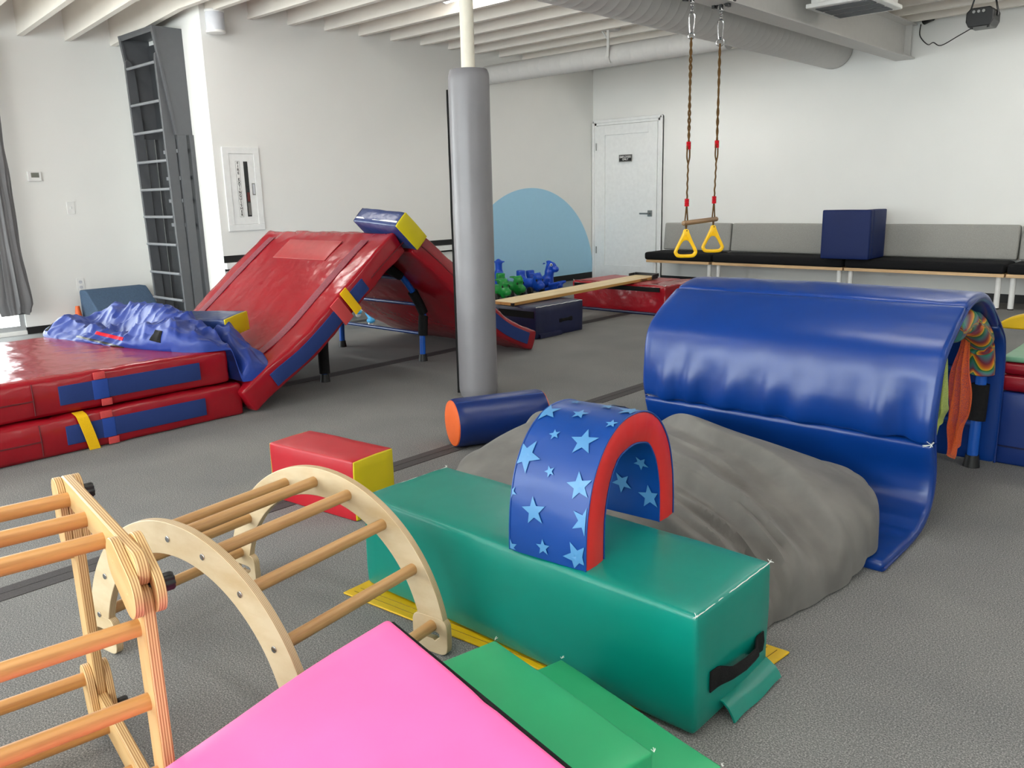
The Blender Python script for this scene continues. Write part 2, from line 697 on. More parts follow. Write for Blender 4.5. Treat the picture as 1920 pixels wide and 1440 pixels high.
# ------------------------------------------------------------------ the setting
struct(M().box(((XW + XR) / 2, (YF + YB) / 2, -0.05), (XR - XW + .3, YB - YF + .3, 0.1)).build('floor', CARPET, smooth=0))
struct(M().box(((XW + XR) / 2, (YF + YB) / 2, ZC + .05), (XR - XW + .3, YB - YF + .3, 0.1)).build('ceiling', W_CEIL, smooth=0))
struct(M().box((XL - .075, (4.07 + YB) / 2, 1.6), (.15, YB - 4.07, 3.2)).build('wall_left', W_WALL, smooth=0))
struct(M().box(((XW + XL) / 2 - .15, 4.145, 1.6), (XL - XW, .15, 3.2)).build('wall_return', W_WALL, smooth=0))
w = M()
w.box((XW - .075, 3.385, 1.6), (.15, 1.37, 3.2))
w.box((XW - .075, -3.25, 1.6), (.15, 2.7, 3.2))
w.box((XW - .075, 0.4, 2.9), (.15, 4.6, .6))
w.box((XW - .075, 0.4, .02), (.15, 4.6, .04))
struct(w.build('wall_window', W_WALL, smooth=0))
struct(M().box(((XL + XR) / 2, YB + .075, 1.6), (XR - XL + .3, .15, 3.2)).build('wall_back', W_WALL, smooth=0))
struct(M().box((XR + .075, (YF + YB) / 2, 1.6), (.15, YB - YF + .3, 3.2)).build('wall_right', W_WALL, smooth=0))
w = M()
w.box((-8.7, YF - .075, 1.6), (1.1, .15, 3.2))
w.box((3.3, YF - .075, 1.6), (2.1, .15, 3.2))
w.box((-2.95, YF - .075, 2.95), (10.4, .15, .5))
w.box((-2.95, YF - .075, .05), (10.4, .15, .1))
struct(w.build('wall_front', W_WALL, smooth=0))


def window(name, n, x0, x1, z0, z1, place, bars):
    root = bpy.data.objects.new(name, None)
    COL.objects.link(root)
    struct(root)
    f = M()
    t = .05
    for z in (z0 + t / 2, z1 - t / 2):
        f.box(((x0 + x1) / 2, 0, z), (x1 - x0, .09, t))
    for x in [x0 + t / 2, x1 - t / 2] + bars:
        f.box((x, 0, (z0 + z1) / 2), (t, .085, z1 - z0 - 2 * t))
    f.fn(place)
    f.build('window_frame', GLASS_OUT, root, smooth=0)
    M().box(((x0 + x1) / 2, 0, (z0 + z1) / 2), (x1 - x0 - 2 * t, .008, z1 - z0 - 2 * t)).fn(place).build('pane', PANE, root, smooth=0)


window('window_1', 1, -1.9, 2.70, .04, 2.6, lambda p: (XW - .06 - p.y, p.x, p.z), [-.4, 1.1])
window('window_2', 2, -8.15, 2.25, .1, 2.7, lambda p: (p.x, YF - .07 + p.y, p.z), [-6.4, -4.7, -2.95, -1.2, .5])

bb = M()
bb.box((XL + .006, (6.0 + YB) / 2, .045), (.012, YB - 6.0, .09))
struct(bb.build('baseboard_left', BASEB, smooth=0))
struct(M().box((XW + .006, 3.385, .035), (.012, 1.36, .07)).box((XW - .06, 2.706, .035), (.13, .012, .07)).build('baseboard_window', BASEB, smooth=0))
struct(M().box(((-6.40 + XR) / 2, YB - .006, .045), (XR + 6.40, .012, .09)).build('baseboard_back', BASEB, smooth=0))

# carpet tape over the seams
for k, x in enumerate((-2.95, -4.95, -6.95)):
    t = M()
    t.box((x - .029, 3.2, .001), (.05, 13.0, .003))
    t.box((x + .029, 3.2, .001), (.05, 13.0, .003))
    t.box((x, 3.2, .0006), (.01, 13.0, .0016))
    struct(t.build('trim_%d' % (k + 1), SEAM, smooth=0))

# ledge with a black band along the left wall
t = M()
t.box((XL + .006, 5.95, .697), (.012, 3.76, .066))
struct(t.build('trim_4', BASEB, smooth=0))
struct(M().box((XL + .025, 5.95, .632), (.05, 3.76, .06)).build('trim_5', W_TRIM, smooth=0, bevel=.004))
struct(M().box((XL + .008, 5.95, .592), (.016, 3.76, .02)).build('trim_6', BASEB, smooth=0))  # black strip drawn in as the shadow line below the ledge

# ceiling joists
js = [1.27, 1.71, 2.15, 2.59, 3.03, 3.46, 3.9] + [4.15 + .44 * k for k in range(14)]
for i, y in enumerate(js):
    j = M()
    x0 = XW if y < 4.0 else XL
    for (w_, za, zb) in ((.04, 2.975, 3.2), (.055, 2.955, 2.99)):
        zl = -.12 if y < 4.0 else 0
        xs = [x0, XL, XR] if y < 4.0 else [x0, XR]
        rs = []
        for x in xs:
            dz = zl if (x == x0) else 0
            rs.append([(x, y - w_ / 2, za + dz), (x, y + w_ / 2, za + dz), (x, y + w_ / 2, zb + (0 if zb > 3.1 else dz)), (x, y - w_ / 2, zb + (0 if zb > 3.1 else dz))])
        j.rings(rs)
    struct(j.build('trim_%d' % (10 + i), W_CEIL, smooth=0))

# steel beam under the joists
b = M()
b.box((-3.285, 5.0, 2.605), (.2, 10.1, .014))
b.box((-3.285, 5.0, 2.948), (.2, 10.1, .014))
b.box((-3.285, 5.0, 2.776), (.012, 10.1, .33))
b.box((-3.25, 9.97, 2.78), (.075, .012, .33))
struct(b.build('trim_40', W_DUCT, smooth=0))

# door
d = bpy.data.objects.new('door_1', None)
COL.objects.link(d)
struct(d)
s = M()
x0, x1, z1 = -7.49, -6.455, 2.19
xa, xb, za, zb = -7.345, -6.6, .205, 2.055
yk = YB - .02
s.box(((x0 + xa) / 2, yk, z1 / 2 + .005), (xa - x0, .04, z1 - .01))
s.box(((x1 + xb) / 2, yk, z1 / 2 + .005), (x1 - xb, .04, z1 - .01))
s.box(((xa + xb) / 2, yk, (za + .01) / 2), (xb - xa, .04, za - .01))
s.box(((xa + xb) / 2, yk, (zb + z1) / 2), (xb - xa, .04, z1 - zb))
s.box(((xa + xb) / 2, yk + .009, (za + zb) / 2), (xb - xa, .022, zb - za))
s.build('door_leaf', W_TRIM, d, smooth=0, bevel=.002)
c = M()
for (k, dy) in ((.0, .03), (.035, .045)):
    wd = .075 - k
    c.box((x0 - .006 - k - wd / 2, YB - dy / 2, 1.13), (wd, dy, 2.26))
    c.box((x1 + .006 + k + wd / 2 if k == 0 else x1 + .006 + .075 - wd / 2, YB - dy / 2, 1.13), (wd, dy, 2.26))
    c.box(((x0 + x1) / 2, YB - dy / 2, z1 + .006 + k + wd / 2), (x1 - x0 + 0.14, dy, wd))
c.build('door_casing', W_TRIM, d, smooth=0, bevel=.003)
for z in (.42, 1.9):
    M().cyl((x0 - .002, YB - .047, z - .05), (x0 - .002, YB - .047, z + .05), .009, n=10).build('hinge', STEEL, d)
h = M()
h.box((-6.555, YB - .045, .951), (.075, .01, .085))
h.cyl((-6.555, YB - .05, .951), (-6.555, YB - .1, .951), .011)
h.box((-6.62, YB - .095, .951), (.15, .014, .022))
h.build('door_handle', STEEL, d, bevel=.003)

sg = thing('door_sign', 'small black EMPLOYEES ONLY plate in a silver frame on the white door', 'sign', (-6.978, YB - .0405, 1.722))
M().box((0, -.002, 0), (.225, .004, .1)).build('plate_frame', STEEL, sg, smooth=0)
M().box((0, -.0045, 0), (.205, .003, .08)).build('plate', BLACK, sg, smooth=0)
mw = Matrix.Translation((0, -.0065, 0)) @ Matrix.Rotation(radians(90), 4, 'X')
text_mesh('lettering', 'EMPLOYEES\nONLY', .038, WHITEP, sg, mw, .85, .0004, .0006)

# ------------------------------------------------------------------ lamps
def strip_light(x0, x1, y, z, label, group='strip lights between the joists'):
    t = thing('strip_light', label, 'ceiling light', ((x0 + x1) / 2, y, z), 0, group)
    L = x1 - x0
    hb = ZC - z - .05
    M().box((0, 0, .05 + hb / 2), (L, .1, hb)).build('housing', WHITEP, t, smooth=0)
    prof = [(.065 * cos(a), .0 + .05 * sin(a)) for a in [pi * k / 6 for k in range(0, 7)]]
    d_ = M().prism([(u, .05 - v) for u, v in prof], lambda u, v, w_: (w_, u, v), -L / 2 + .02, L / 2 - .02)
    d_.build('diffuser', LITLAMP, t)
    for sx in (-1, 1):
        e = M().prism([(u * 1.1, .052 - v * 1.1) for u, v in prof], lambda u, v, w_: (w_, u, v), sx * L / 2 - .02, sx * L / 2 + .012)
        e.build('end_cap', WHITEP, t)


strip_light(-7.4, -6.0, 3.24, 2.93, 'lit white strip light cut by the top edge, above the grey ladder')
strip_light(-6.0, -4.6, 5.68, 3.0, 'lit strip light among the joists to the right of the white pole')
strip_light(-6.2, -5.0, 8.77, 3.03, 'lit strip light above the far pipe duct near the door wall')
for x in (-7.4, -4.7, -1.6, 1.2):  # out-of-view fixtures, added to light the room
    for y in (-2.6, .4):
        strip_light(x, x + 1.3, y, 2.95, 'added unseen strip light on the ceiling behind the camera')
for x in (-1.9, 1.0):  # further unseen fixtures past the beam, added for their light
    for y in (3.24, 5.69, 8.33):
        strip_light(x, x + 1.3, y, 2.95, 'added unseen strip light on the ceiling right of the steel beam')


# ------------------------------------------------------------------ ducts, speaker, air conditioner
def duct(name, label, c, r, axis, a, b, step):
    t = thing(name, label, 'air duct', (0, 0, 0))
    m = M()
    n = 36
    rs = []
    k = a
    while k < b:
        for dk, dr in ((0, 0), (step * .86, 0), (step * .9, .0018), (step * .96, .0018), (step * .999, 0)):
            kk = min(k + dk, b)
            ring = []
            for j in range(n):
                u = (r + dr) * cos(2 * pi * j / n)
                v = (r + dr) * sin(2 * pi * j / n)
                ring.append((c[0] + u, kk, c[1] + v) if axis == 'y' else (kk, c[0] + u, c[1] + v))
            rs.append(ring)
        k += step
    m.rings(rs)
    m.build('pipe', W_DUCT, t)
    return t


db = duct('air_duct', 'fat grey white spiral duct running alongside the steel beam to the door wall', (-4.085, 2.815), .22, 'y', 1.0, 10.05, .13)
da = duct('air_duct', 'thinner white spiral duct running from the left wall to the fat duct', (7.85, 2.714), .112, 'x', XL, -4.25, .16)
hb = M()
hb.box((-5.62, 7.725, 2.84), (.03, .012, .30))
hb.box((-5.62, 7.79, 2.975), (.16, .12, .03))
hb.tube([(-5.62, 7.728, 2.70), (-5.62, 7.735, 2.67), (-5.62, 7.76, 2.63)], .010)
hb.tube([(-5.70, 7.725, 2.96), (-5.62, 7.725, 2.86)], .009)
hb.build('hanger', W_DUCT, da)

sp = thing('wall_speaker', 'small white cylindrical speaker high on the left wall near its corner', 'speaker', (XL + .09, 4.17, 2.77))
M().cyl((0, 0, .022), (0, 0, .178), .083, n=28).build('grille', SPKG, sp)
M().cyl((0, 0, 0), (0, 0, .022), .087, n=28, bev=.004).cyl((0, 0, .178), (0, 0, .2), .087, n=28, bev=.004).build('cap', WHITEP, sp)
M().box((-.06, -.02, .16), (.06, .04, .09)).build('bracket', WHITEP, sp, bevel=.004)

ac = thing('ceiling_cassette', 'white square air conditioner with louvred grilles under the ceiling beside the beam', 'air conditioner', (-2.87, 7.43, 2.7))
M().box((0, 0, .16), (.5, .6, .24)).build('body', WHITEP, ac, smooth=0, bevel=.01)
p = M()
p.box((0, 0, .02), (.56, .66, .035))
p.build('panel', WHITEP, ac, smooth=0, bevel=.008)
for k in range(3):
    g = M()
    yy = -.19 + .19 * k
    for q in range(9):
        g.box((0, yy - .068 + .017 * q, .0), (.44, .006, .008))
    for q in range(12):
        g.box((-.22 + .04 * q, yy, .001), (.005, .145, .006))
    g.build('grille', DKGREY, ac, smooth=0)
    M().box((0, yy, .0035), (.44, .15, .002)).build('grille_opening', BLACK, ac, smooth=0)
M().box((.2, .38, .22), (.12, .12, .1)).build('lamp_arm', WHITEP, ac, smooth=0)

pj = thing('stage_light', 'black effect light hanging in a yoke near the top right corner', 'stage light', (-2.28, 9.0, 2.66))
prof = [(-.09, .0), (.09, .0), (.115, .05), (.115, .13), (.08, .165), (-.08, .165), (-.115, .13), (-.115, .05)]
M().prism(prof, lambda u, v, w_: (u, w_, v), -.12, .12).build('body', BLACK, pj, smooth=0, bevel=.008)
for k in range(3):
    M().cyl((-.05 + .04 * k, -.12, .13), (-.05 + .04 * k, -.128, .13), .013, n=14).build('knob', STEEL, pj)
M().tube([(-.122, 0, .09), (-.122, 0, .12), (-.08, 0, .29), (.08, 0, .29), (.122, 0, .12), (.122, 0, .09)], .009, n=8).build('yoke', BLACK, pj)
for sx in (-1, 1):
    M().cyl((sx * .07, -.08, 0), (sx * .07, -.08, -.012), .012, n=10).build('foot', BLACK, pj)
M().cyl((0, 0, .285), (0, 0, .42), .012, n=10).build('hook', BLACK, pj)
pw = thing('power_plug', 'black plug with a thin cable sagging across to the stage light', 'plug', (-3.1, 9.97, 2.93))
M().cyl((.0, .0, .02), (.09, -.03, .06), .03, .045, n=14).build('plug_body', BLACK, pw)
M().tube(catmull([(-.02, -.02, .0), (-.01, -.05, -.12), (.12, -.2, -.24), (.22, -.35, -.25), (.34, -.5, -.31), (.55, -.7, -.27), (.7, -.85, -.24), (.82, -.94, -.2), (.84, -.96, -.17)], 6), .0055, n=6).build('cable', BLACK, pw)

# ------------------------------------------------------------------ padded column
pc = thing('padded_column', 'round column wrapped in grey vinyl padding with a white pole above', 'column', (-3.655, 3.63, 0))
M().cyl((0, 0, 1.9), (0, 0, 3.2), .041, n=28).build('pole', plain('ivory_pole_paint', (222, 216, 200), .5), pc)
rs = []
for i in range(90):
    z = .0 + 1.975 * i / 89
    e = max((1 - z / .06), (z - 1.93) / .045, 0)
    ring = []
    for j in range(72):
        a = 2 * pi * j / 72
        rr = .123 - .012 * e * e
        rr += .0018 * noise.noise(Vector((cos(a) * 3, sin(a) * 3, z * 2.5)))
        seam = abs(((a - radians(212) + pi) % (2 * pi)) - pi)
        rr += .0035 * math.exp(-(seam / .22) ** 2) * noise.noise(Vector((seam * 8, 3, z * 17)))
        ring.append((rr * cos(a), rr * sin(a), z))
    rs.append(ring)
M().rings(rs).build('padding', GREYPAD, pc, smooth=50)
fl = M()
a = radians(212)
rs = []
for i in range(40):
    z = .01 + 1.86 * i / 39
    wv = .004 * noise.noise(Vector((0, 0, z * 4)))
    ring = []
    for (rr, da_) in ((.121, -.035), (.14 + wv, -.02), (.14 + wv, .015), (.121, .035)):
        ring.append((rr * cos(a + da_), rr * sin(a + da_), z))
    rs.append(ring)
fl.rings(rs).build('hook_strip', VELCRO, pc)

# ------------------------------------------------------------------ wall fittings
mu = []
ar = [(8.655 + 1.385 * cos(t), max(0.0, 1.335 * sin(t))) for t in [pi * k / 64 for k in range(65)]]
m = M().prism(ar, lambda u, v, w_: (XL + w_, u, v + .09 * (1 - v / 1.335)), .0, .004)
tag(m.build('wall_mural', MURAL, smooth=0), 'pale blue half circle painted on the left wall behind the toys', 'mural')

fc = thing('fire_extinguisher_cabinet', 'white recessed fire extinguisher cabinet with a narrow dark window', 'cabinet', (XL, 4.35, 1.365))
f = M()
f.box((.008, 0, .368), (.016, .395, .062)).box((.008, 0, -.37), (.016, .395, .06)).box((.008, -.165, 0), (.016, .065, .68)).box((.008, .165, 0), (.016, .065, .68))
f.build('frame', W_TRIM, fc, smooth=0, bevel=.003)
M().box((.006, 0, -.001), (.010, .262, .674)).build('door', W_TRIM, fc, smooth=0, bevel=.002)
M().box((.0115, .04, .0), (.003, .045, .53)).build('window', DARKGL, fc, smooth=0, bevel=.012)
M().box((.0132, .045, -.075), (.002, .03, .09)).build('red_cylinder', plain('dim_red', (92, 34, 32), .4), fc, smooth=0)
M().box((.0132, .046, -.19), (.002, .032, .12)).build('grey_cylinder', plain('dim_grey', (110, 108, 104), .4), fc, smooth=0)
M().box((.0115, -.045, .0), (.002, .043, .535)).build('label_border', BLACK, fc, smooth=0, bevel=.008)
M().box((.0125, -.045, .0), (.002, .039, .531)).build('label_plate', WHITEP, fc, smooth=0, bevel=.007)
mw = Matrix.Translation((.014, -.045, 0)) @ Matrix.Rotation(radians(90), 4, 'Z') @ Matrix.Rotation(radians(90), 4, 'X')
text_mesh('lettering', '\n'.join('FIRE EXTINGUISHER'), .036, BLACK, fc, mw, .855, .0004, .001)
M().box((.012, .107, .0), (.004, .034, .115)).build('handle', STEEL, fc, smooth=0, bevel=.003)
M().box((.0145, .109, .0), (.002, .02, .095)).build('handle_recess', SPKG, fc, smooth=0)

th = thing('thermostat', 'small white thermostat with a grey screen on the window wall', 'thermostat', (XW, 2.97, 1.535))
M().box((.012, 0, 0), (.024, .125, .092)).build('case', WHITEP, th, bevel=.006)
M().box((.0245, .005, .012), (.002, .072, .046)).build('screen', SCREEN, th, smooth=0)
sw = thing('light_switch', 'white switch plate on the window wall below the thermostat', 'light switch', (XW, 3.27, 1.225))
M().box((.003, 0, 0), (.006, .074, .122)).build('plate', WHITEP, sw, bevel=.002)
M().box((.008, 0, 0), (.012, .01, .022)).build('toggle', WHITEP, sw, bevel=.002)
ol = thing('wall_outlet', 'white double power outlet low on the window wall', 'outlet', (XW, 3.262, .445))
M().box((.003, 0, 0), (.006, .076, .125)).build('plate', WHITEP, ol, bevel=.002)
for z in (-.027, .027):
    s = M().cyl((.005, 0, z), (.009, 0, z), .018, n=18)
    o = s.build('socket', SPKG, ol)
    M().box((.0095, -.006, z + .003), (.001, .002, .008)).box((.0095, .006, z + .003), (.001, .002, .008)).build('slot', BLACK, o, smooth=0)

# ------------------------------------------------------------------ wall ladder with hood
ld = thing('wall_ladder', 'tall dark grey fixed ladder with a boxed hood in the left corner', 'ladder', (-8.31, 4.07, 0))
HW = .365
zt, zb = 2.86, 1.888
yb = 0.0
tf, bf = -.29, -.172
hd = M()
# side panels (sloping front), top, back
for sx in (-1, 1):
    x = sx * (HW - .012)
    hd.prism([(yb, zb), (bf, zb), (tf, zt), (yb, zt)], lambda u, v, w_: (w_, u, v), x - .012, x + .012)
hd.box((0, (tf + yb) / 2, zt - .012), (2 * HW - .05, -tf, .024))
hd.prism([(tf, zt), (tf + .012, zt), (tf + .018, zt - .05), (tf + .006, zt - .05)], lambda u, v, w_: (w_, u, v), -HW + .024, HW - .024)
hd.build('hood', DKGREY, ld, smooth=0, bevel=.002)
for sx in (-1, 1):
    p = M()
    x = sx * (HW - .012)
    p.prism([(bf - .004, zb), (bf + .02, zb), (tf + .02, zt), (tf - .004, zt)], lambda u, v, w_: (w_, u, v), x - .02, x + .02)
    p.build('hood_trim', DKGREY, ld, smooth=0, bevel=.002)
for sx in (-1, 1):
    p = M()
    pr = [(-.25, 0), (-.155, 0), (-.17, 2.0), (-.19, 2.56), (-.215, 2.62), (-.25, 2.64), (-.275, 2.62), (-.28, 2.56)]
    p.prism(pr, lambda u, v, w_: (w_, u, v), sx * (HW - .04) - .016, sx * (HW - .04) + .016)
    p.build('stile', DKGREY, ld, smooth=0, bevel=.004)
for z in (.292, .557, .843, 1.115, 1.383, 1.652, 1.932, 2.202, 2.55):
    M().cyl((-HW + .04, -.262, z), (HW - .04, -.262, z), .014, n=12).build('rung', plain('grey_rung_enamel', (132, 134, 138), .4) if z == .292 else bpy.data.materials['grey_rung_enamel'], ld)
for sx in (-1, 1):
    p = M()
    p.box((sx * (HW - .02), -.11, .95), (.035, .09, 1.88))
    p.build('rear_post', DKGREY, ld, smooth=0, bevel=.004)
    p = M()
    p.box((sx * (HW + .012), -.02, .95), (.02, .04, 1.88))
    p.build('wall_rail', DKGREY, ld, smooth=0, bevel=.003)
bk = M()
bk.box((0, -.012, 1.4), (2 * HW - .06, .015, 2.78))
bk.build('back_panel', plain('charcoal_enamel', (62, 64, 67), .5), ld, smooth=0)
for x in (-.1, .07):
    M().box((x, -.03, .95), (.014, .02, 1.85)).build('back_bar', DKGREY, ld, smooth=0)
for z in (1.03, 1.27, 1.49, 1.75):
    M().box((.08, -.06, z), (.4, .05, .035)).build('cross_bar', bpy.data.materials['grey_rung_enamel'], ld, smooth=0, bevel=.004)

# ------------------------------------------------------------------ curtain and what the window shows
cu = thing('window_curtain', 'grey satin curtain bunched and knotted short at the left window edge', 'curtain', (-8.93, 2.58, 0))
rs = []
for i in range(60):
    z = 2.75 - 2.52 * i / 59
    b_ = smoothstep(.95, .3, z)
    knot = smoothstep(.33, .24, z)
    wdt = .105 + .035 * b_ - .02 * knot
    dep = .05 + .035 * b_ - .02 * knot
    ring = []
    for j in range(96):
        a = 2 * pi * j / 96
        f_ = 1 + (.16 * sin(11 * a + 1.3 * sin(z * 1.1)) + .1 * sin(19 * a + z)) * (1 - .35 * knot) + .12 * noise.noise(Vector((cos(a) * 2, sin(a) * 2, z * 3)))
        ring.append((dep * cos(a) * f_, wdt * sin(a) * f_ - .06 * (1 - smoothstep(0, 2.7, z)) * 0, z + .03 * knot * noise.noise(Vector((a * 2, z * 5, 0)))))
    rs.append(ring)
M().rings(rs).build('fabric', CURT, cu, smooth=60)
M().tube([(0, -4.4, 2.76), (0, .15, 2.76)], .014).build('rod', STEEL, cu)

gr = M().box((-16.5, 0, -.12), (14.4, 40, .1)).build('ground', plain('pale_gravel', (196, 190, 178), .9, var=.2, scale=3), smooth=0)
struct(gr)
tr = thing('tree_trunk', 'slim grey tree trunk standing outside the left window', 'tree', (-9.95, 2.62, -.08))
M().tube([(0, 0, 0), (-.01, -.005, .5), (-.03, -.02, 1.0), (0, -.05, 2.2), (0, 0, 3.6)], [.055, .047, .045, .04, .03], n=12).build('trunk', plain('grey_bark', (120, 112, 100), .9, var=.35, scale=14), tr)


# ------------------------------------------------------------------ stacked red crash mats
def crash_mat(label, y0, y1, z0, xf, seed, strap):
    t = thing('crash_mat', label, 'crash mat', ((xf - 5.96) / 2, (y0 + y1) / 2, z0), 0, 'stacked red crash mats')
    L, Wd, T = y1 - y0, xf + 5.96, .196
    m = pad(Wd, L, T, .022, .05, .012, .007, seed, (9, 9, 16))
    m.move(0, 0, T / 2)
    m.build('mat_body', RED, t, smooth=60)
    xs = Wd / 2 + .017

    def side(name, ya, yb_, za, zb_, mat, dx=.0):
        mm = pad(.008, yb_ - ya, zb_ - za, .003, .08)
        mm.fn(lambda p: (p.x + .004 * (1 - ((p.z + (za + zb_) / 2 - T / 2) / (T / 2)) ** 2) - .008, p.y, p.z))
        mm.move(xs + dx, (ya + yb_) / 2 - (y0 + y1) / 2, (za + zb_) / 2)
        return mm.build(name, mat, t)
    side('loop_patch', 1.42, 2.178, .048, .148, BLUE_LOOP)
    side('loop_band', 1.585 if not strap else 1.60, 1.665, .046, .150, plain('bright_blue_band', (22, 60, 140), .8), .002)
    side('hook_tag', 1.595, 1.655, .152, .19, RED_PATCH, .004)
    side('hook_tag', 1.62, 1.675, .006, .044, RED_PATCH, .004)
    s_ = M()
    s_.tube([(xs - .004, .0 + 0.15 - L / 2 + .0, .095), (xs - .004, 1.3 - (y0 + y1) / 2, .095)], .004, n=6)
    s_.tube([(xs - .006, 1.3 - (y0 + y1) / 2, .02), (xs - .002, 1.3 - (y0 + y1) / 2, .1), (xs - .006, 1.3 - (y0 + y1) / 2, .18)], .003, n=6)
    s_.build('seam', plain('dark_red_seam', (92, 10, 20), .6), t)
    if strap:
        mm = M()
        pts = [(xs + .004, .0), (xs + .008, .05), (xs + .010, .1), (xs + .006, .16), (xs - .004, .19), (xs - .05, .202)]
        rs = []
        for (x, z) in catmull([(a, b, 0) for a, b in pts], 5) and [(p.x, p.y) for p in catmull([(a, b, 0) for a, b in pts], 5)]:
            yc = 1.50 - (y0 + y1) / 2 + .045 * (1 - z / .2)
            rs.append([(x - .003, yc - .027, z), (x + .003, yc - .027, z + .001), (x + .003, yc + .027, z + .001), (x - .003, yc + .027, z)])
        mm.rings(rs)
        st = mm.build('strap', YEL_STRAP, t, smooth=50)
    return t


crash_mat('lower red crash mat of the stack of two, with a yellow strap on its side', 0.0, 2.42, 0.0, -4.445, 3.1, True)
crash_mat('upper red crash mat of the stack of two, under the crumpled blue cover', -0.02, 2.365, .206, -4.47, 8.6, False)

# ------------------------------------------------------------------ red folding mat standing as a tent
tm = thing('folding_mat', 'big red folding mat standing as a tent over a blue climbing frame', 'folding mat', (-5.17, 3.7, 0))
Wt = 1.56
PL = Path([(2.43, .075), (2.62, .2), (2.82, .31), (3.0, .44), (3.14, .555), (3.34, .715), (3.5, .84), (3.66, .955)])
PR = Path([(5.03, .075), (4.73, .2), (4.52, .34), (4.27, .56), (4.02, .78), (3.80, .945)])


def on(path, flip, T):
    def f(p):
        q, t_, n_ = path.at(p.y + path.L / 2)
        if flip:
            n_ = -n_
        return (p.x, q.x - 3.7 + n_.x * p.z, q.y + n_.y * p.z)
    return f


for path, flip, seed in ((PL, False, 4.0), (PR, True, 11.0)):
    T = .165
    m = pad(Wt, path.L, T, .02, .05, .01, .010, seed, (7, 8, 12), False)
    m.fn(on(path, flip, T)).build('panel', RED, tm, smooth=60)

    def patch(name, x0, x1, s0, s1, z0, z1, mat):
        mm = pad(x1 - x0, s1 - s0, z1 - z0, .0025, .06, 0, 0, 0)
        mm.move((x0 + x1) / 2, (s0 + s1) / 2 - path.L / 2, (z0 + z1) / 2)
        return mm.fn(on(path, flip, T)).build(name, mat, tm, smooth=60)
    top = T / 2 + .004
    xe = Wt / 2
    if not flip:
        patch('hook_strip', xe - .26, xe - .18, .1, path.L - .1, top, top + .006, RED_STRIP)
        patch('hook_strip', -xe + .13, -xe + .21, .1, path.L - .1, top, top + .006, RED_STRIP)
        patch('sewn_patch', -xe + .45, xe - .45, path.L - .32, path.L - .12, top + .002, top + .008, RED_TOP)
        patch('loop_patch', xe + .008, xe + .016, .2, .82, -.05, .045, BLUE_LOOP)
        patch('loop_patch', xe + .008, xe + .016, .96, 1.1, -.05, .045, BLUE_LOOP)
        patch('hook_tag', xe + .009, xe + .02, .80, .885, -.088, .085, RED_PATCH)
        st = pad(.008, .062, .19, .003, .03)
        st.move(xe + .02, .935 - path.L / 2, 0)
        st.fn(on(path, flip, T)).build('strap', YEL_STRAP, tm)
        s_ = M()
        s_.tube([on(path, flip, T)(Vector((xe + .006, q - path.L / 2, -.012))) for q in [1.16 + .05 * k for k in range(9)]], .004, n=6)
        s_.build('seam', bpy.data.materials['dark_red_seam'], tm)
    else:
        patch('loop_patch', xe + .008, xe + .016, .1, .62, -.05, .045, BLUE_LOOP)
        s_ = M()
        s_.tube([on(path, flip, T)(Vector((xe + .006, q - path.L / 2, .0))) for q in [.72 + .05 * k for k in range(17)]], .004, n=6)
        s_.build('seam', bpy.data.materials['dark_red_seam'], tm)


# ------------------------------------------------------------------ blue climbing frames (under the red tent and inside the blue tunnel)
def climbing_frame(label, loc, xn, xf, arch, bars, sleeves, rz=0):
    t = thing('arch_climber', label, 'climbing frame', loc, rz)
    for x in (xn, xf):
        pts = [(x, a, b) for a, b in arch]
        M().tube(catmull(pts, 5), .023, n=12).build('side_arch', TUBEB, t)
        for a, b in (arch[0], arch[-1]):
            M().cyl((x, a, 0), (x, a, .055), .036, .028, n=16).build('rubber_foot', RUBBER, t)
    for (a, b) in bars:
        M().cyl((xn, a, b), (xf, a, b), .013, n=12).build('rung', TUBED, t)
    for x in (xn, xf):
        for sl in sleeves:
            M().tube(catmull([(x, a, b) for a, b in sl], 5), .037, n=14).build('foam_sleeve', FOAMB, t)
    return t


A1 = [(4.165, .03), (4.17, .2), (4.19, .36), (4.14, .47), (4.07, .58), (3.98, .68), (3.86, .745), (3.7, .77), (3.54, .745), (3.44, .68), (3.35, .575), (3.28, .44), (3.255, .32), (3.25, .2), (3.25, .03)]
A1r = [(a - 3.7, b) for a, b in A1]
SL = [[(4.175, .2), (4.185, .33), (4.19, .355)], [(4.19, .375), (4.14, .47), (4.09, .55)], [(3.98, .68), (3.86, .745), (3.76, .765)],
      [(3.25, .06), (3.25, .2), (3.255, .3)], [(3.258, .33), (3.28, .44), (3.33, .54)]]
SLr = [[(a - 3.7, b) for a, b in s_] for s_ in SL]
climbing_frame('blue arched climbing frame with black foam sleeves under the red tent', (-4.8, 3.7, 0), 0, -1.05, A1r,
               [(.465, .215), (.425, .448), (.3, .66), (-.45, .215), (-.41, .448), (-.28, .68)], SLr)

# ------------------------------------------------------------------ flat foam blocks, blue with yellow ends
def foam_slab(label, seed):
    t = thing('foam_slab', label, 'foam block')
    pad(.5, .25, .125, .012, .04, .004, .004, seed, (14, 14, 14), False).build('cover', BLKV, t, smooth=60)
    for sx in (-1, 1):
        mm = pad(.012, .246, .121, .005, .04, .003, 0)
        mm.move(sx * .248, 0, 0)
        mm.build('end_panel', BYEL if sx > 0 else NAVY, t)
    e = M()
    for sy in (-1, 1):
        e.box((0, sy * .1255, -.028), (.47, .004, .012))
    e.build('hook_strip', WHITEP, t, smooth=0)
    return t


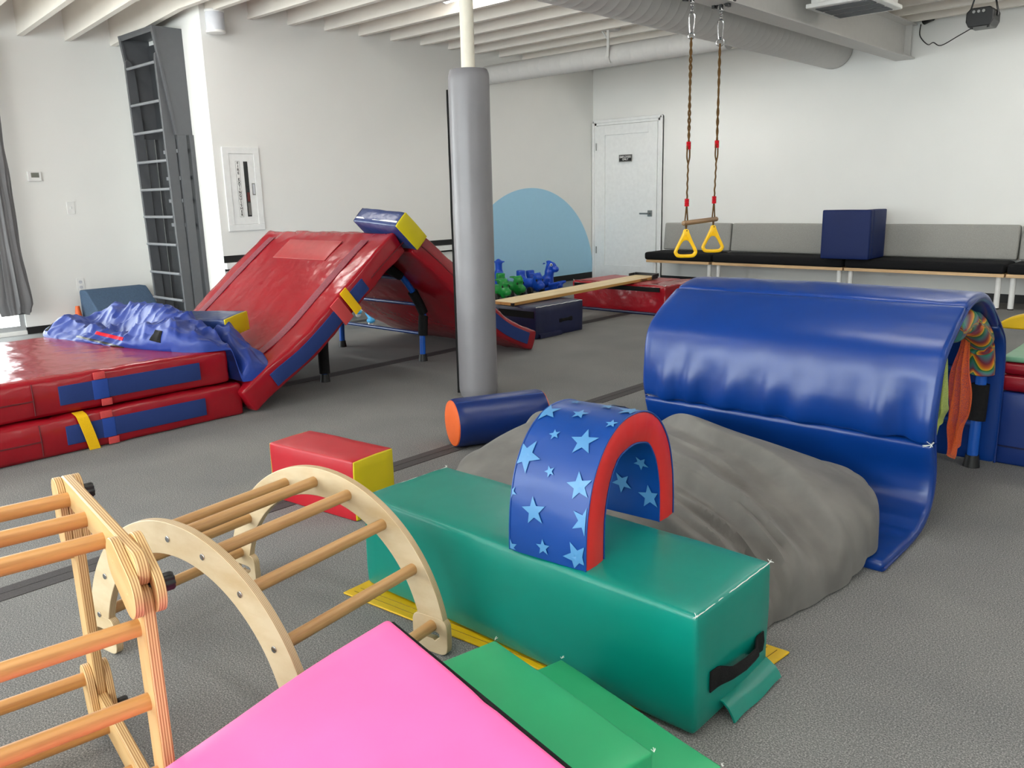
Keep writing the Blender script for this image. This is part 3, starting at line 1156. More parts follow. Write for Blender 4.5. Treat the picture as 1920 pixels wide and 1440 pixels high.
fs = foam_slab('blue foam block with a yellow end lying across the peak of the red tent', 2.0)
e1 = Vector((.5, -.03, -.032)).normalized()
e3 = Vector((0, .18, -.168)).normalized()
e2 = e1.cross(e3)
e3 = e2.cross(e1)
rm = Matrix((e1, e3, e2)).transposed().to_4x4()
ctr = Vector((-4.3, 3.545, 1.066)) - e1 * .25 + e3 * .125 + e2 * .0625
fs.matrix_world = Matrix.Translation(ctr) @ rm
fs2 = foam_slab('blue foam block with a yellow end sunk into the crumpled blue cover', 5.0)
fs2.location = (-4.985, 2.49, .488)
fs2.rotation_euler = (radians(5), radians(-1), radians(27))


# ------------------------------------------------------------------ cloth heaps
def heap(outline, height, fold, mat, name, parent, base, nr=46, na=150, floor_fn=None, prof=4.5, tuck=.03, pleat=0.0):
    C_ = Vector((sum(p[0] for p in outline) / len(outline), sum(p[1] for p in outline) / len(outline), 0))
    loop = catmull([(p[0], p[1], 0) for p in outline], 14, True)
    k = len(loop)
    m = M()
    vs = []
    for i in range(nr + 1):
        r = (i / nr) ** .75
        for j in range(na):
            f = j / na * k
            q = loop[int(f) % k].lerp(loop[(int(f) + 1) % k], f - int(f))
            p = C_ + (q - C_) * r
            h = (1 - r ** prof) ** .55 if r < 1 else 0
            z0 = floor_fn(p.x, p.y) if floor_fn else base
            z = z0 + h * height(p.x, p.y) + fold(p.x, p.y, r) * min(1, h * 1.6)
            bul = tuck * (1 - ((r - .93) / .07) ** 2) if r > .86 else 0
            if pleat and r > .8:
                bul += pleat * smoothstep(.8, .97, r) * (abs(sin(j * pi / na * 37 + 3 * noise.noise(Vector((j * .05, 1, 2))))) - .5) * (.4 + noise.noise(Vector((j * .03, 4, 2))) )
            pp = C_ + (q - C_) * (r + (bul / max(.2, (q - C_).length) if bul else 0))
            vs.append(Vector((pp.x, pp.y, z)))
    fs_ = []
    for i in range(nr):
        for j in range(na):
            a = i * na + j
            b = i * na + (j + 1) % na
            fs_.append((a, b, b + na, a + na))
    fs_.append(tuple(range(nr * na, (nr + 1) * na)))
    m.add(vs, fs_)
    m.v = [v for v in m.v]
    return m.build(name, mat, parent, world=True, smooth=70)


def fold(v, sharp=.8):
    """round ridge, sharp valley"""
    return abs(sin(pi * v)) ** sharp


def rid(x, y, s):
    return 1 - abs(noise.noise(Vector((x, y, s)))) * 2


gb = thing('crash_pad', 'large soft grey velour pad lying crumpled in front of the blue tunnel', 'crash pad', (-1.7, 2.5, 0))


def lip(v):
    """cloth fold: quick rise, long soft fall"""
    t = v - math.floor(v)
    return smoothstep(0, .15, t) if t < .15 else 1 - smoothstep(.15, 1.0, t) ** .8


def gb_h(x, y):
    back = smoothstep(2.1, 2.8, y)
    left = smoothstep(-2.62, -2.4, x)
    return .185 + .105 * back * left - .05 * (1 - left) + .02 * noise.noise(Vector((x * 1.7, y * 1.7, 3)))


def gb_f(x, y, r):
    # long folds that sweep from the left and bend toward the near right rim
    v = (y - 2.0) + .30 * max(0, x + 1.85) ** 1.7 - .14 * sin(x * 1.7)
    ph = .45 * noise.noise(Vector((x * 1.2, y * 1.5, 5)))
    m1 = smoothstep(-.3, .3, noise.noise(Vector((x * 1.3, y * 2.0, 8))))
    m2 = smoothstep(-.2, .4, noise.noise(Vector((x * 1.8, y * 2.4, 15))))
    a = lip(v / .30 + ph)
    b_ = lip(v / .13 + 1.9 * ph + .5 * noise.noise(Vector((x * 2.5, y * 2.5, 1))))
    rt = smoothstep(-2.4, -1.4, x)
    c_ = noise.noise(Vector((x * 4.0, y * 4.5, 2)))
    return .072 * a * (.35 + .65 * m1) * (.4 + .6 * rt) + .034 * b_ * m2 * rt + .010 * c_ - .045


heap([(-1.02, 1.96), (-.93, 2.15), (-.87, 2.5), (-.875, 2.8), (-1.0, 2.98), (-1.3, 3.03), (-1.7, 3.03), (-2.05, 3.02), (-2.3, 3.2), (-2.48, 3.36),
      (-2.58, 3.2), (-2.64, 2.85), (-2.62, 2.5), (-2.42, 2.2), (-2.1, 2.0), (-1.5, 1.94)], gb_h, gb_f, GREYBAG, 'pad_cover', gb, 0,
     nr=90, na=320, floor_fn=lambda x, y: .006 + .036 * smoothstep(2.5, 2.68, y) * smoothstep(-2.2, -2.0, x), prof=8.0, tuck=.028, pleat=.02)

bh = thing('nylon_cover', 'crumpled blue nylon cover heaped on the upper red crash mat', 'cover', (-5.2, 2.2, .4))


def bh_h(x, y):
    yf = 1.95 + .16 * smoothstep(-5.6, -4.6, x)
    front = (.105 + .045 * smoothstep(-5.3, -4.9, x)) * math.exp(-((y - yf - .06) / .13) ** 2)
    hump = math.exp(-((x + 5.25) / .45) ** 2)
    back = smoothstep(2.14, 2.34, y) * (.085 + .10 * hump) * smoothstep(-4.45, -4.75, x)
    lobe = .19 * smoothstep(2.38, 2.46, y) * smoothstep(-5.0, -4.7, x)
    left = .06 * math.exp(-((x + 5.95) / .16) ** 2)
    return max(.045, front) + back + lobe + left + .012 * noise.noise(Vector((x * 2.5, y * 3, 1)))


def crease(x, y, f, sd, pw=4):
    n_ = noise.noise(Vector((x * f, y * f, sd))) + .4 * noise.noise(Vector((x * f * 2, y * f * 2, sd + 5)))
    return (1 - min(1, abs(n_))) ** pw


def bh_f(x, y, r):
    ph = 1.1 * noise.noise(Vector((x * 2.2, y * 2.6, 3)))
    b_ = lip((x * 1.4 - y * 4.2) + 1.5 * ph + 2)
    m1 = smoothstep(-.3, .3, noise.noise(Vector((x * 2, y * 2, 8))))
    m2 = smoothstep(-.3, .3, noise.noise(Vector((x * 2, y * 2, 28))))
    return .035 * b_ * m1 + .05 * crease(x + .3 * y, y, 3.2, 4.0, 3) * (.3 + .7 * m2) + .022 * crease(x, y, 8.0, 9.0, 4) - .045


def bh_floor(x, y):
    z = .402
    return z - .2 * smoothstep(2.365, 2.42, y)


bh_o = heap([(-5.93, 1.86), (-5.5, 1.915), (-5.1, 1.985), (-4.75, 2.08), (-4.52, 2.2), (-4.44, 2.36), (-4.40, 2.5), (-4.44, 2.62), (-4.62, 2.60), (-4.85, 2.52),
             (-5.2, 2.55), (-5.6, 2.55), (-5.95, 2.45), (-6.12, 2.2), (-6.1, 1.95)], bh_h, bh_f, HEAP, 'cover_cloth', bh, .4, nr=110, na=330, floor_fn=bh_floor, prof=5, tuck=.03)


def drape(name, mat, parent, ob, x0, x1, y0, off, zlo, zhi, skew=0.0):
    """a thin sewn strip that follows the front of the heap"""
    verts = [ob.matrix_world @ v.co for v in ob.data.vertices]
    from mathutils.bvhtree import BVHTree
    bpy.context.view_layer.update()
    mwp = parent.matrix_world
    vv = [mwp @ v.co for v in ob.data.vertices]
    tree = BVHTree.FromPolygons(vv, [tuple(p.vertices) for p in ob.data.polygons])
    nx, nz = 24, 6
    g = []
    for i in range(nx + 1):
        for k in range(nz + 1):
            x = x0 + (x1 - x0) * i / nx
            z = zlo + (zhi - zlo) * k / nz + skew * (i / nx)
            hit = tree.ray_cast(Vector((x + .35, y0 - .6, z + .25)), Vector((-.35, .6, -.25)).normalized())
            p = hit[0] if hit[0] is not None else Vector((x, y0, z))
            nn = hit[1] if hit[0] is not None else Vector((0, -1, 0))
            if nn.y > 0:
                nn = -nn
            g.append(p + nn * off)
    m = M()
    n1 = nz + 1
    m.add(g, [(i * n1 + k, (i + 1) * n1 + k, (i + 1) * n1 + k + 1, i * n1 + k + 1) for i in range(nx) for k in range(nz)])
    o = m.build(name, mat, parent, world=True, smooth=60)
    sd = o.modifiers.new('solid', 'SOLIDIFY')
    sd.thickness = .003
    return o


drape('red_label', cloth('red_webbing', (196, 24, 44), .8, 250), bh, bh_o, -5.38, -5.0, 1.95, .003, .468, .49)
drape('hook_square', VELCRO, bh, bh_o, -4.80, -4.70, 2.05, .003, .47, .545)
drape('hook_square', VELCRO, bh, bh_o, -5.99, -5.93, 1.9, .003, .43, .5)
drape('zip', BLACK, bh, bh_o, -5.6, -5.0, 1.95, .003, .418, .432)


# ------------------------------------------------------------------ blue folding mat over its frame (tunnel)
bt = thing('tunnel_mat', 'long royal blue folding mat draped over a frame as a tunnel, tail on the floor', 'folding mat', (-1.43, 3.4, 0))
BW = 1.235
T = .042
segs = [
    (Path([(2.665, .036), (2.8, .036), (2.95, .04), (3.06, .06), (3.125, .115), (3.14, .2), (3.10, .33)], 8), .006, 'a', (4, 9, 5)),
    (Path([(3.098, .336), (3.083, .40), (3.088, .5), (3.122, .645), (3.225, .735), (3.365, .812)], 8), .012, 'b', (7, 2.2, 5)),
    (Path([(3.37, .815), (3.5, .842), (3.64, .832), (3.78, .775), (3.93, .69)], 8), .010, 'c', (5, 4, 5)),
    (Path([(3.935, .686), (4.05, .6), (4.10, .45), (4.115, .2), (4.12, .012)], 8), .006, 'd', (5, 5, 5)),
]


def onb(path):
    def f(p):
        q, t_, n_ = path.at(p.y + path.L / 2)
        z = p.z - T / 2
        return (p.x, q.x - 3.4 + n_.x * z, q.y + n_.y * z)
    return f


for path, wr, k, fq in segs:
    m = pad(BW, path.L - .004, T, .014, .03, .006, 0, 3.0, fq, False)
    # puckers: short creases that run up from the fold and inward from the side binding
    for i, p in enumerate(m.v):
        u = p.x / (BW / 2)
        s_ = (p.y + path.L / 2) / path.L
        if p.z > 0:
            a = noise.noise(Vector((p.x * 11, s_ * 2.2, 4.0)))
            c_ = noise.noise(Vector((p.x * 17, s_ * 2.2, 9.0)))
            e = noise.noise(Vector((p.x * 2.5, p.y * 26, 2.0)))
            wgt = 0
            if k == 'b':
                wgt = math.exp(-((s_ - .1) / .24) ** 2) * .03
                p.z += wgt * (a + .5 * c_) + .005 * max(0, u - .6) / .4 * e
            elif k == 'a':
                p.z += .018 * smoothstep(.35, .75, u) * max(0, 1 - abs(s_ - .5) * 2) * e + .004 * smoothstep(.8, 1, s_) * a
            elif k == 'c':
                p.z += .010 * noise.noise(Vector((p.x * 8 + p.y * 10, p.y * 3, 1))) * smoothstep(.7, 0, s_)
            else:
                p.z += .005 * a
    m.fn(onb(path)).build('panel', BLUE_BIG, bt, smooth=60)
    for sx in (-1, 1):
        b_ = M().tube([onb(path)(Vector((sx * (BW / 2 + .001), path.L * q / 24 - path.L / 2, -.002))) for q in range(25)], .006, n=6)
        b_.build('edge_binding', BLUE_IN, bt)
path = segs[0][0]
mm = pad(.2, .035, .004, .0015, .04)
mm.move(BW / 2 - .16, .05 - path.L / 2, T / 2 + .008)
mm.fn(onb(path)).build('hook_strip', VELCRO, bt)
tf_ = M()
random.seed(4)
for q in range(14):
    a = Vector((BW / 2 - .004, 3.10 - 3.4, .336))
    tf_.tube([a, a + Vector((random.uniform(-.03, .012), random.uniform(-.025, 0), random.uniform(-.012, .018)))], .0012, n=5)
tf_.build('loose_thread', STITCH, bt)

AB = [(4.015, .03), (4.02, .2), (4.03, .33), (4.025, .45), (3.985, .545), (3.91, .615), (3.82, .665), (3.7, .705), (3.58, .715), (3.45, .69), (3.34, .62), (3.27, .5), (3.245, .36), (3.24, .2), (3.24, .03)]
ABr = [(a - 3.63, b) for a, b in AB]
SLb = [[(a - 3.63, b) for a, b in s_] for s_ in ([(4.02, .215), (4.027, .27), (4.03, .33), (4.03, .38)], [(3.24, .2), (3.245, .34)])]
cf = climbing_frame('blue climbing frame with rainbow sleeves standing inside the blue tunnel', (-.885, 3.63, 0), 0, -1.02, ABr,
                    [(.39, .2), (.39, .44), (-.38, .2), (-.37, .44), (.2, .66), (-.2, .66)], SLb)


def sleeve(pts, r):
    c = catmull(pts, 8)
    n = 28
    m = M()
    rs = []
    for i, p in enumerate(c):
        t_ = (c[min(i + 1, len(c) - 1)] - c[max(i - 1, 0)]).normalized()
        a = Vector((1, 0, 0))
        b = t_.cross(a)
        end = min(i, len(c) - 1 - i)
        rr = r * (.86 if end == 0 else 1)
        rs.append([p + (a * cos(2 * pi * j / n) + b * sin(2 * pi * j / n)) * rr for j in range(n)])
    m.rings(rs)
    o = m.build('rainbow_sleeve', SCALES, cf)
    me = o.data
    uv = me.uv_layers.new(name='UVMap')
    for li, loop in enumerate(me.loops):
        vi = loop.vertex_index
        uv.data[li].uv = ((vi % n) / n, (vi // n) * .085)
    return o


sleeve([(0, a - 3.63, b) for a, b in [(4.03, .425), (4.025, .47), (3.985, .545), (3.975, .56)]], .05)
sleeve([(0, a - 3.63, b) for a, b in [(3.94, .595), (3.91, .617), (3.82, .665), (3.74, .695)]], .054)
sleeve([(0, a - 3.63, b) for a, b in [(3.66, .71), (3.58, .715), (3.47, .697)]], .054)


def scarf(label, mat, x, y, zt, zb, w0, w1, seed, yaw):
    t = thing('chiffon_scarf', label, 'scarf', (x, y, zb), yaw)
    m = M()
    nu, nv = 26, 40
    vs = []
    H = zt - zb
    for j in range(nv + 1):
        v = j / nv
        w_ = w0 + (w1 - w0) * smoothstep(0, .55, v) - w1 * .55 * smoothstep(.72, 1, v)
        for i in range(nu + 1):
            u = i / nu - .5
            tip = .14 * abs(u + .12) * smoothstep(.5, 1, v)
            px = u * w_ + .012 * noise.noise(Vector((v * 4, seed, 0)))
            py = .022 * sin(u * 17 + seed + 2 * v) * (.4 + .6 * v) + .02 * noise.noise(Vector((u * 3, v * 3, seed)))
            vs.append(Vector((px, py, H * (1 - v) + tip * 1.2)))
    n1 = nu + 1
    m.add(vs, [(j * n1 + i, j * n1 + i + 1, (j + 1) * n1 + i + 1, (j + 1) * n1 + i) for j in range(nv) for i in range(nu)])
    m.build('fabric', mat, t, smooth=80)
    return t


scarf('sheer orange scarf hanging in the open end of the blue tunnel', SCO, -.925, 3.86, .655, .06, .03, .115, 1.0, radians(-25))
scarf('sheer lime green scarf half hidden behind the edge of the blue tunnel', SCY, -.99, 3.76, .66, .14, .03, .11, 3.4, radians(-20))

# ------------------------------------------------------------------ starry arch
sa = thing('foam_arch', 'blue foam arch printed with pale stars, red sides, standing on the green beam', 'foam arch', (-1.309, 1.746, .322), radians(5))
OUT = Path([(-.24, 0), (-.238, .07), (-.228, .15), (-.2, .235), (-.145, .306), (-.075, .346), (0, .357), (.075, .346), (.145, .306), (.2, .235), (.228, .15), (.238, .07), (.24, 0)], 6)
INN = Path([(-.152, 0), (-.151, .07), (-.145, .13), (-.122, .2), (-.085, .25), (-.045, .266), (0, .272), (.045, .266), (.085, .25), (.122, .2), (.145, .13), (.151, .07), (.152, 0)], 6)
n = len(OUT.p)
hw = .119


def arch_rings(x0, x1, ins):
    rs = []
    for i in range(n):
        o_ = OUT.p[i].lerp(INN.p[i], ins)
        q = INN.p[i].lerp(OUT.p[i], ins)
        wv = 0.0012 * noise.noise(Vector((i * .35, 2, 0)))
        rs.append([(x0, o_.x, o_.y), (x0 + (x1 - x0) * .1, o_.x * 1.01 + wv, o_.y + wv * .5), (x1 - (x1 - x0) * .1, o_.x * 1.01 + wv, o_.y), (x1, o_.x, o_.y), (x1, q.x, q.y), (x0, q.x, q.y)])
    return rs


m = M().rings(arch_rings(-hw, hw, 0))


def star(path, s, wx, r, ang, sign):
    r *= 1.14
    g = []
    vs = []
    K = 4
    q, t_, n_ = path.at(s)

    def put(a, b):
        a2 = a * cos(ang) - b * sin(ang)
        b2 = a * sin(ang) + b * cos(ang)
        qq, tt, nn = path.at(max(0.004, min(path.L - .004, s + b2)))
        x = max(-hw + .002, min(hw - .002, wx + a2))
        sc = 1.01 if sign > 0 and abs(x) < hw * .78 else 1.0
        off = .0036 * sign
        return Vector((x, (qq.x + nn.x * off) * sc, qq.y + nn.y * off))
    out = [((r if k % 2 == 0 else r * .42) * sin(pi * k / 5), (r if k % 2 == 0 else r * .42) * cos(pi * k / 5)) for k in range(10)]
    vs = [put(0, 0)]
    fs_ = []
    for ring in range(1, K + 1):
        for (a, b) in out:
            vs.append(put(a * ring / K, b * ring / K))
    for k in range(10):
        fs_.append((0, 1 + k, 1 + (k + 1) % 10))
        for ring in range(K - 1):
            a = 1 + ring * 10 + k
            b = 1 + ring * 10 + (k + 1) % 10
            fs_.append((a, a + 10, b + 10, b))
    m.add(vs, fs_, 1)


for (s, w_, r, a) in [(.035, .47, .02, .1), (.035, .9, .036, .5), (.125, .33, .034, .2), (.13, .97, .034, -.3), (.215, .86, .033, .25), (.235, .46, .014, .5),
                      (.262, .1, .042, .9), (.01, .02, .02, .2), (.16, .0, .016, .7), (.33, .74, .036, .15), (.335, .35, .015, .4), (.405, .92, .016, .2), (.41, .06, .034, .4), (.425, .46, .022, .1),
                      (.5, .93, .036, .2), (.5, .2, .015, .2), (.505, .62, .02, .1), (.58, .6, .036, .3), (.66, .25, .03, .6), (.7, .8, .02, .1), (.8, .4, .034, .2), (.88, .75, .03, .4), (.95, .3, .03, .1)]:
    star(OUT, s, (w_ - .5) * 2 * hw, r, a, 1)
for (s, w_, r, a) in [(.53, .45, .034, .3), (.60, .8, .022, .1), (.6, .2, .03, .4), (.655, .2, .018, .2), (.69, .5, .03, .1), (.72, .88, .033, .5), (.48, .7, .034, .2), (.42, .3, .02, .1), (.35, .7, .03, .4), (.2, .4, .033, .6), (.1, .6, .03, .4)]:
    star(INN, s * INN.L / .80, (w_ - .5) * 2 * hw, r, a, -1)
o = m.build('cover', [ARCHB, STAR], sa, smooth=45)
for sx in (-1, 1):
    sd = M()
    rs = []
    for i in range(n):
        ring = []
        for (q_, dx) in ((.02, 0), (.1, .0035), (.5, .006), (.9, .0035), (.98, 0)):
            p = OUT.p[i].lerp(INN.p[i], q_)
            wv = .0025 * noise.noise(Vector((i * .9, q_ * 1.2, sx))) * math.exp(-((i - n / 2) / (n * .2)) ** 2)
            ring.append((sx * (hw + dx + wv), p.x, p.y))
        for (q_, dx) in ((.9, -.004), (.1, -.004)):
            p = OUT.p[i].lerp(INN.p[i], q_)
            ring.append((sx * (hw + dx), p.x, p.y))
        rs.append(ring)
    sd.rings(rs).build('side_panel', ARCHR, sa, smooth=60)
pp = M()
for path in (OUT, INN):
    for sx in (-1, 1):
        pp.tube([(sx * (hw + .001), p.x, p.y) for p in path.p], .0028, n=6)
pp.build('piping', ARCHB, sa)

# ------------------------------------------------------------------ green beam on its yellow underlay
yl = thing('yellow_floor_mat', 'thin yellow vinyl sheet showing under the edges of the big green beam', 'mat', (-1.46, 1.72, .002))
q_ = [(-2.075, 1.412), (-.88, 1.53), (-.834, 2.0), (-2.10, 1.93)]
M().prism([(a + 1.46, b - 1.72) for a, b in q_], lambda u, v, w_: (u, v, w_), 0, .006).build('sheet', YELV, yl, smooth=0, bevel=.002)
s_ = M()
for k in (.05, .10):
    a, b, c_, d_ = [Vector((x + 1.46, y - 1.72, .0062)) for x, y in q_]
    s_.tube([a.lerp(d_, k) + (b - a) * .02, b.lerp(c_, k) - (b - a) * .02], .0012, n=5)
    s_.tube([b.lerp(a, k * .45) + (c_ - b) * .03, c_.lerp(d_, k * .45) - (c_ - b) * .03], .0012, n=5)
s_.build('stitching', plain('olive_thread', (120, 96, 10), .8), yl)

gbm = thing('foam_beam', 'long teal green vinyl beam with a black strap handle on its near end', 'foam beam', (-1.452, 1.688, .012))
m = pad(1.222, .375, .308, .014, .045, .006, .004, 6.0, (5, 7, 7))
m.move(0, 0, .154)
m.build('cover', TEAL, gbm, smooth=60)
e = M()
for sx in (-1, 1):
    e.tube([(sx * .606, -.183 + .366 * k / 20, .3035 + .0008 * sin(k * 2.3)) for k in range(21)], .0013, n=6)
e.build('seam', STITCH, gbm)
th_ = M()
random.seed(9)
for sx in (-1, 1):
    for sy in (-1, 1):
        for q in range(7):
            a = Vector((sx * .606, sy * .184, .306))
            th_.tube([a, a + Vector((random.uniform(-.007, .007), random.uniform(-.007, .007), random.uniform(-.004, .008)))], .0006, n=5)
th_.build('loose_thread', STITCH, gbm)
hd = M()
rs = []
for i in range(25):
    u = i / 24
    y = -.13 + .27 * u
    mid = smoothstep(.12, .3, u) * smoothstep(.88, .7, u)
    hh = .027 - .010 * mid
    x = .616 + .022 * mid * (1 - .4 * abs(u - .5) * 2)
    zc = .118 - .012 * u + .0
    rs.append([(x, y, zc - hh), (x + .003, y, zc - hh), (x + .006 + .006 * mid, y, zc), (x + .003, y, zc + hh), (x, y, zc + hh), (x - .001, y, zc)])
hd.rings(rs).build('handle', VELCRO, gbm, smooth=50)
fl = M()
rs = []
for i in range(17):
    u = i / 16
    y = -.07 + .25 * u
    c1 = .012 * sin(u * 2.2)
    prof = [(.606, .04), (.622, .038 - c1 * .6), (.638, .026 - c1 * .4), (.648, .01), (.655, -.004 + .003 * sin(9 * u))]
    ring = [(x, y, z) for x, z in prof] + [(x - .004, y, z - .003) for x, z in reversed(prof)]
    rs.append(ring)
fl.rings(rs).build('flap', TEAL, gbm, smooth=60)

# ------------------------------------------------------------------ green steps and pink ramp
st = thing('foam_steps', 'leaf green foam steps leading down to the teal beam at the bottom edge', 'foam steps', (-1.17, 1.42, 0), radians(-11))
for k, (v0, v1, z) in enumerate([(0, -.44, .125), (-.197, -.44, .25)]):
    mm = pad(.503, v0 - v1, .125, .007, .05, .0025, .002, 2 + k, (7, 7, 7))
    mm.move(.2515, (v0 + v1) / 2, z - .0625)
    mm.build('step', STEPG, st, smooth=60)
tq = M()
random.seed(3)
for (u, v, z) in ((.503, 0, .124), (.503, -.197, .249), (.0, -.197, .249), (.0, 0, .124)):
    for q in range(5):
        a = Vector((u, v, z))
        tq.tube([a, a + Vector((random.uniform(-.006, .006), random.uniform(-.006, .006), random.uniform(0, .008)))], .0006, n=5)
tq.build('loose_thread', STITCH, st)

rp = thing('foam_ramp', 'hot pink foam ramp with a black edge strip in the foreground', 'foam ramp', (-1.17, 1.42, 0), radians(-11))
m = pad(.61, 1.2, .13, .012, .04, .006, .004, 7.7, (3, 3.2, 4), False)


def rampf(p):
    v = -.45 - .6 + p.y
    top = .378 - .21 * (-.45 - v)
    k = (p.z + .065) / .13
    x = p.x * (1 - .1 * smoothstep(-.55, -1.1, v)) + .275 + .03 * smoothstep(-.55, -1.1, v) + .006 * noise.noise(Vector((v * 3, 1, 0)))
    b0 = .253 if v > -.62 else .0
    base = max(0.002, top - .125)
    crease = .007 * max(0, 1 - abs(p.x + .12 - .35 * (v + 1.0)) / .022) * (1 if p.z > 0 else 0)
    return (x, v, base + (top - base) * k - crease)


m.fn(rampf).build('cover', PINK, rp, smooth=60)
bs = M()
bs.box((.275, -.4465, .312), (.6, .010, .118))
bs.build('hook_strip', VELCRO, rp, smooth=0, bevel=.004)
sup = M()
sup.prism([(-.46, .0), (-1.62, .0), (-1.62, .01), (-.46, .24)], lambda u, v, w_: (w_, u, v), .0, .55)
sup.build('base_wedge', BLACK, rp, smooth=0, bevel=.006)

# ------------------------------------------------------------------ roll and red block
rl = thing('foam_roll', 'blue foam roll with orange ends lying by the foot of the grey column', 'foam roll', (-2.857, 2.97, .125), radians(65))
rs = []
for i in range(28):
    x = -.245 + .49 * i / 27
    e = max(0, (abs(x) - .232) / .013)
    ring = []
    for j in range(48):
        a = 2 * pi * j / 48
        rr = .1245 - .005 * e * e - .0018 * math.exp(-((x - .02) / .006) ** 2) + .0012 * noise.noise(Vector((cos(a) * 3, sin(a) * 3, x * 12)))
        ring.append((x, rr * cos(a), rr * sin(a)))
    rs.append(ring)
M().rings(rs).build('cover', ROLLB, rl, smooth=50)
for sx in (-1, 1):
    M().cyl((sx * .238, 0, 0), (sx * .2515, 0, 0), .1195, .1165, n=48, bev=.003).build('end_cap', ORANGE, rl)
s_ = M()
s_.tube([(-.236 + .472 * k / 20, .1236 * cos(1.95), .1236 * sin(1.95)) for k in range(21)], .0014, n=5)
s_.tube([(.02, .1228 * cos(2 * pi * k / 40), .1228 * sin(2 * pi * k / 40)) for k in range(40)], .0012, n=5, closed=True)
s_.build('seam', plain('pale_blue_thread', (80, 110, 170), .7), rl)

rb = thing('foam_block', 'red foam block with yellow ends between the wooden arch and the column', 'foam block', (-2.80, 1.893, 0), radians(7))
pad(.505, .225, .25, .009, .04, .003, .0025, 4.0, (8, 8, 8)).move(0, 0, .125).build('cover', BRED, rb, smooth=60)
for sx in (-1, 1):
    mm = pad(.012, .218, .243, .004, .04, .002, .001, 2)
    mm.move(sx * .2495, 0, .125)
    mm.build('end_panel', BYEL, rb)

# ------------------------------------------------------------------ wooden climbing arch
wa = thing('climbing_arch', 'birch climbing arch with beech rungs standing on the carpet', 'climbing arch', (-2.381, 1.257, 0), math.atan2(.151, .9886))
CXA, R0, R1 = .385, .374, .462


def arch_panel(y):
    m = M()
    th = .0105
    n = 72
    rs = []
    for i in range(n + 1):
        a = radians(9) + (pi - radians(18)) * i / n
        rs.append([(CXA + r * cos(a), dy, .012 + r * sin(a)) for r, dy in ((R0, -th), (R1, -th), (R1, th), (R0, th))])
    m.rings(rs)
    for sx in (-1, 1):
        N = 40
        fx = CXA + sx * .402
        outl, hole = [], []
        for k in range(N):
            a = 2 * pi * k / N
            ca, sa_ = cos(a), sin(a)
            e = .42
            outl.append((fx + .062 * math.copysign(abs(ca) ** e, ca), .056 + .056 * math.copysign(abs(sa_) ** e, sa_)))
            hx = .036 * math.copysign(abs(ca) ** .6, ca)
            hz = .013 * math.copysign(abs(sa_) ** .6, sa_) + (.004 * sin(hx * 250) if sa_ < 0 else 0)
            hole.append((fx + hx - sx * .002, .056 + hz))
        t2 = th + .0004
        o0 = len(m.v)
        vs = []
        for lp, dy in ((outl, -t2), (outl, t2), (hole, t2), (hole, -t2)):
            vs += [(u, dy, v) for u, v in lp]
        fs_ = []
        for q in range(4):
            for k in range(N):
                a, b = q * N + k, q * N + (k + 1) % N
                c_, d_ = ((q + 1) % 4) * N + (k + 1) % N, ((q + 1) % 4) * N + k
                fs_.append((a, b, c_, d_))
        m.add(vs, fs_)
    m.move(0, y, 0)
    return m


YP = -.488
ANG = [10, 33, 54, 74, 93, 111, 146, 166]
arch_panel(0).build('side_panel', PLYARCH, wa, bevel=.002)
o = arch_panel(0).build('side_panel', PLYARCH, wa, bevel=.002)
o.location = (0, YP, 0)
first = None
for a in ANG:
    x = CXA + .418 * cos(radians(a))
    z = .012 + .418 * sin(radians(a))
    if first is None:
        first = M().cyl((0, 0, .0095), (0, 0, -YP - .0095), .0165, n=20).build('rung', RUNG, wa)
        r_ = first
    else:
        r_ = first.copy()
        COL.objects.link(r_)
    r_.location = (x, 0, z)
    r_.rotation_euler = (radians(90), 0, 0)
    b_ = M().cyl((x, YP - .010, z), (x, YP - .0135, z), .0085, n=14, bev=.0012)
    b_.cyl((x, .010, z), (x, .0135, z), .0085, n=14, bev=.0012)
    b_.build('bolt', CHROME, wa)

# ------------------------------------------------------------------ folding wooden climbing frame in the left foreground
pk = thing('wooden_climber', 'lacquered wooden climbing frame with round rungs, cut by the left edge', 'climbing frame', (-1.947, .612, 0), radians(-8.05))
LA, HT = .545, .645
SPAN = .86
tk = .011


def bar(x0, z0, x1, z1, w_, y, name='side_bar'):
    m = M()
    d = Vector((x1 - x0, 0, z1 - z0))
    L = d.length
    pts = []
    N = 10
    for k in range(N + 1):
        a = -pi / 2 + pi * k / N
        pts.append((L + w_ / 2 * cos(a), w_ / 2 * sin(a)))
    for k in range(N + 1):
        a = pi / 2 + pi * k / N
        pts.append((w_ / 2 * cos(a), w_ / 2 * sin(a)))
    m.prism(pts, lambda u, v, w2: (u, w2, v), -tk, tk)
    o = m.build(name, PLYPIK, pk, bevel=.003)
    ang = math.atan2(-(z1 - z0), x1 - x0)
    o.location = (x0, y, z0)
    o.rotation_euler = (0, ang, 0)
    return o


def plate(x, z, ang, L, w_, y):
    m = M()
    pts = []
    N = 12
    for s0 in (1, -1):
        for k in range(N + 1):
            a = -pi / 2 + pi * k / N + (0 if s0 > 0 else pi)
            pts.append((s0 * (L / 2 - w_ / 2) + w_ / 2 * cos(a), w_ / 2 * sin(a)))
    m.prism(pts, lambda u, v, w2: (u, w2, v), -.008, .008)
    for sx in (-1, 1):
        m.cyl((sx * (L / 2 - w_ / 2), -.0085, 0), (sx * (L / 2 - w_ / 2), .0085, 0), .004, n=8)
    o = m.build('hinge_plate', PLYPIK, pk, bevel=.003)
    o.location = (x, y, z)
    o.rotation_euler = (0, radians(ang), 0)


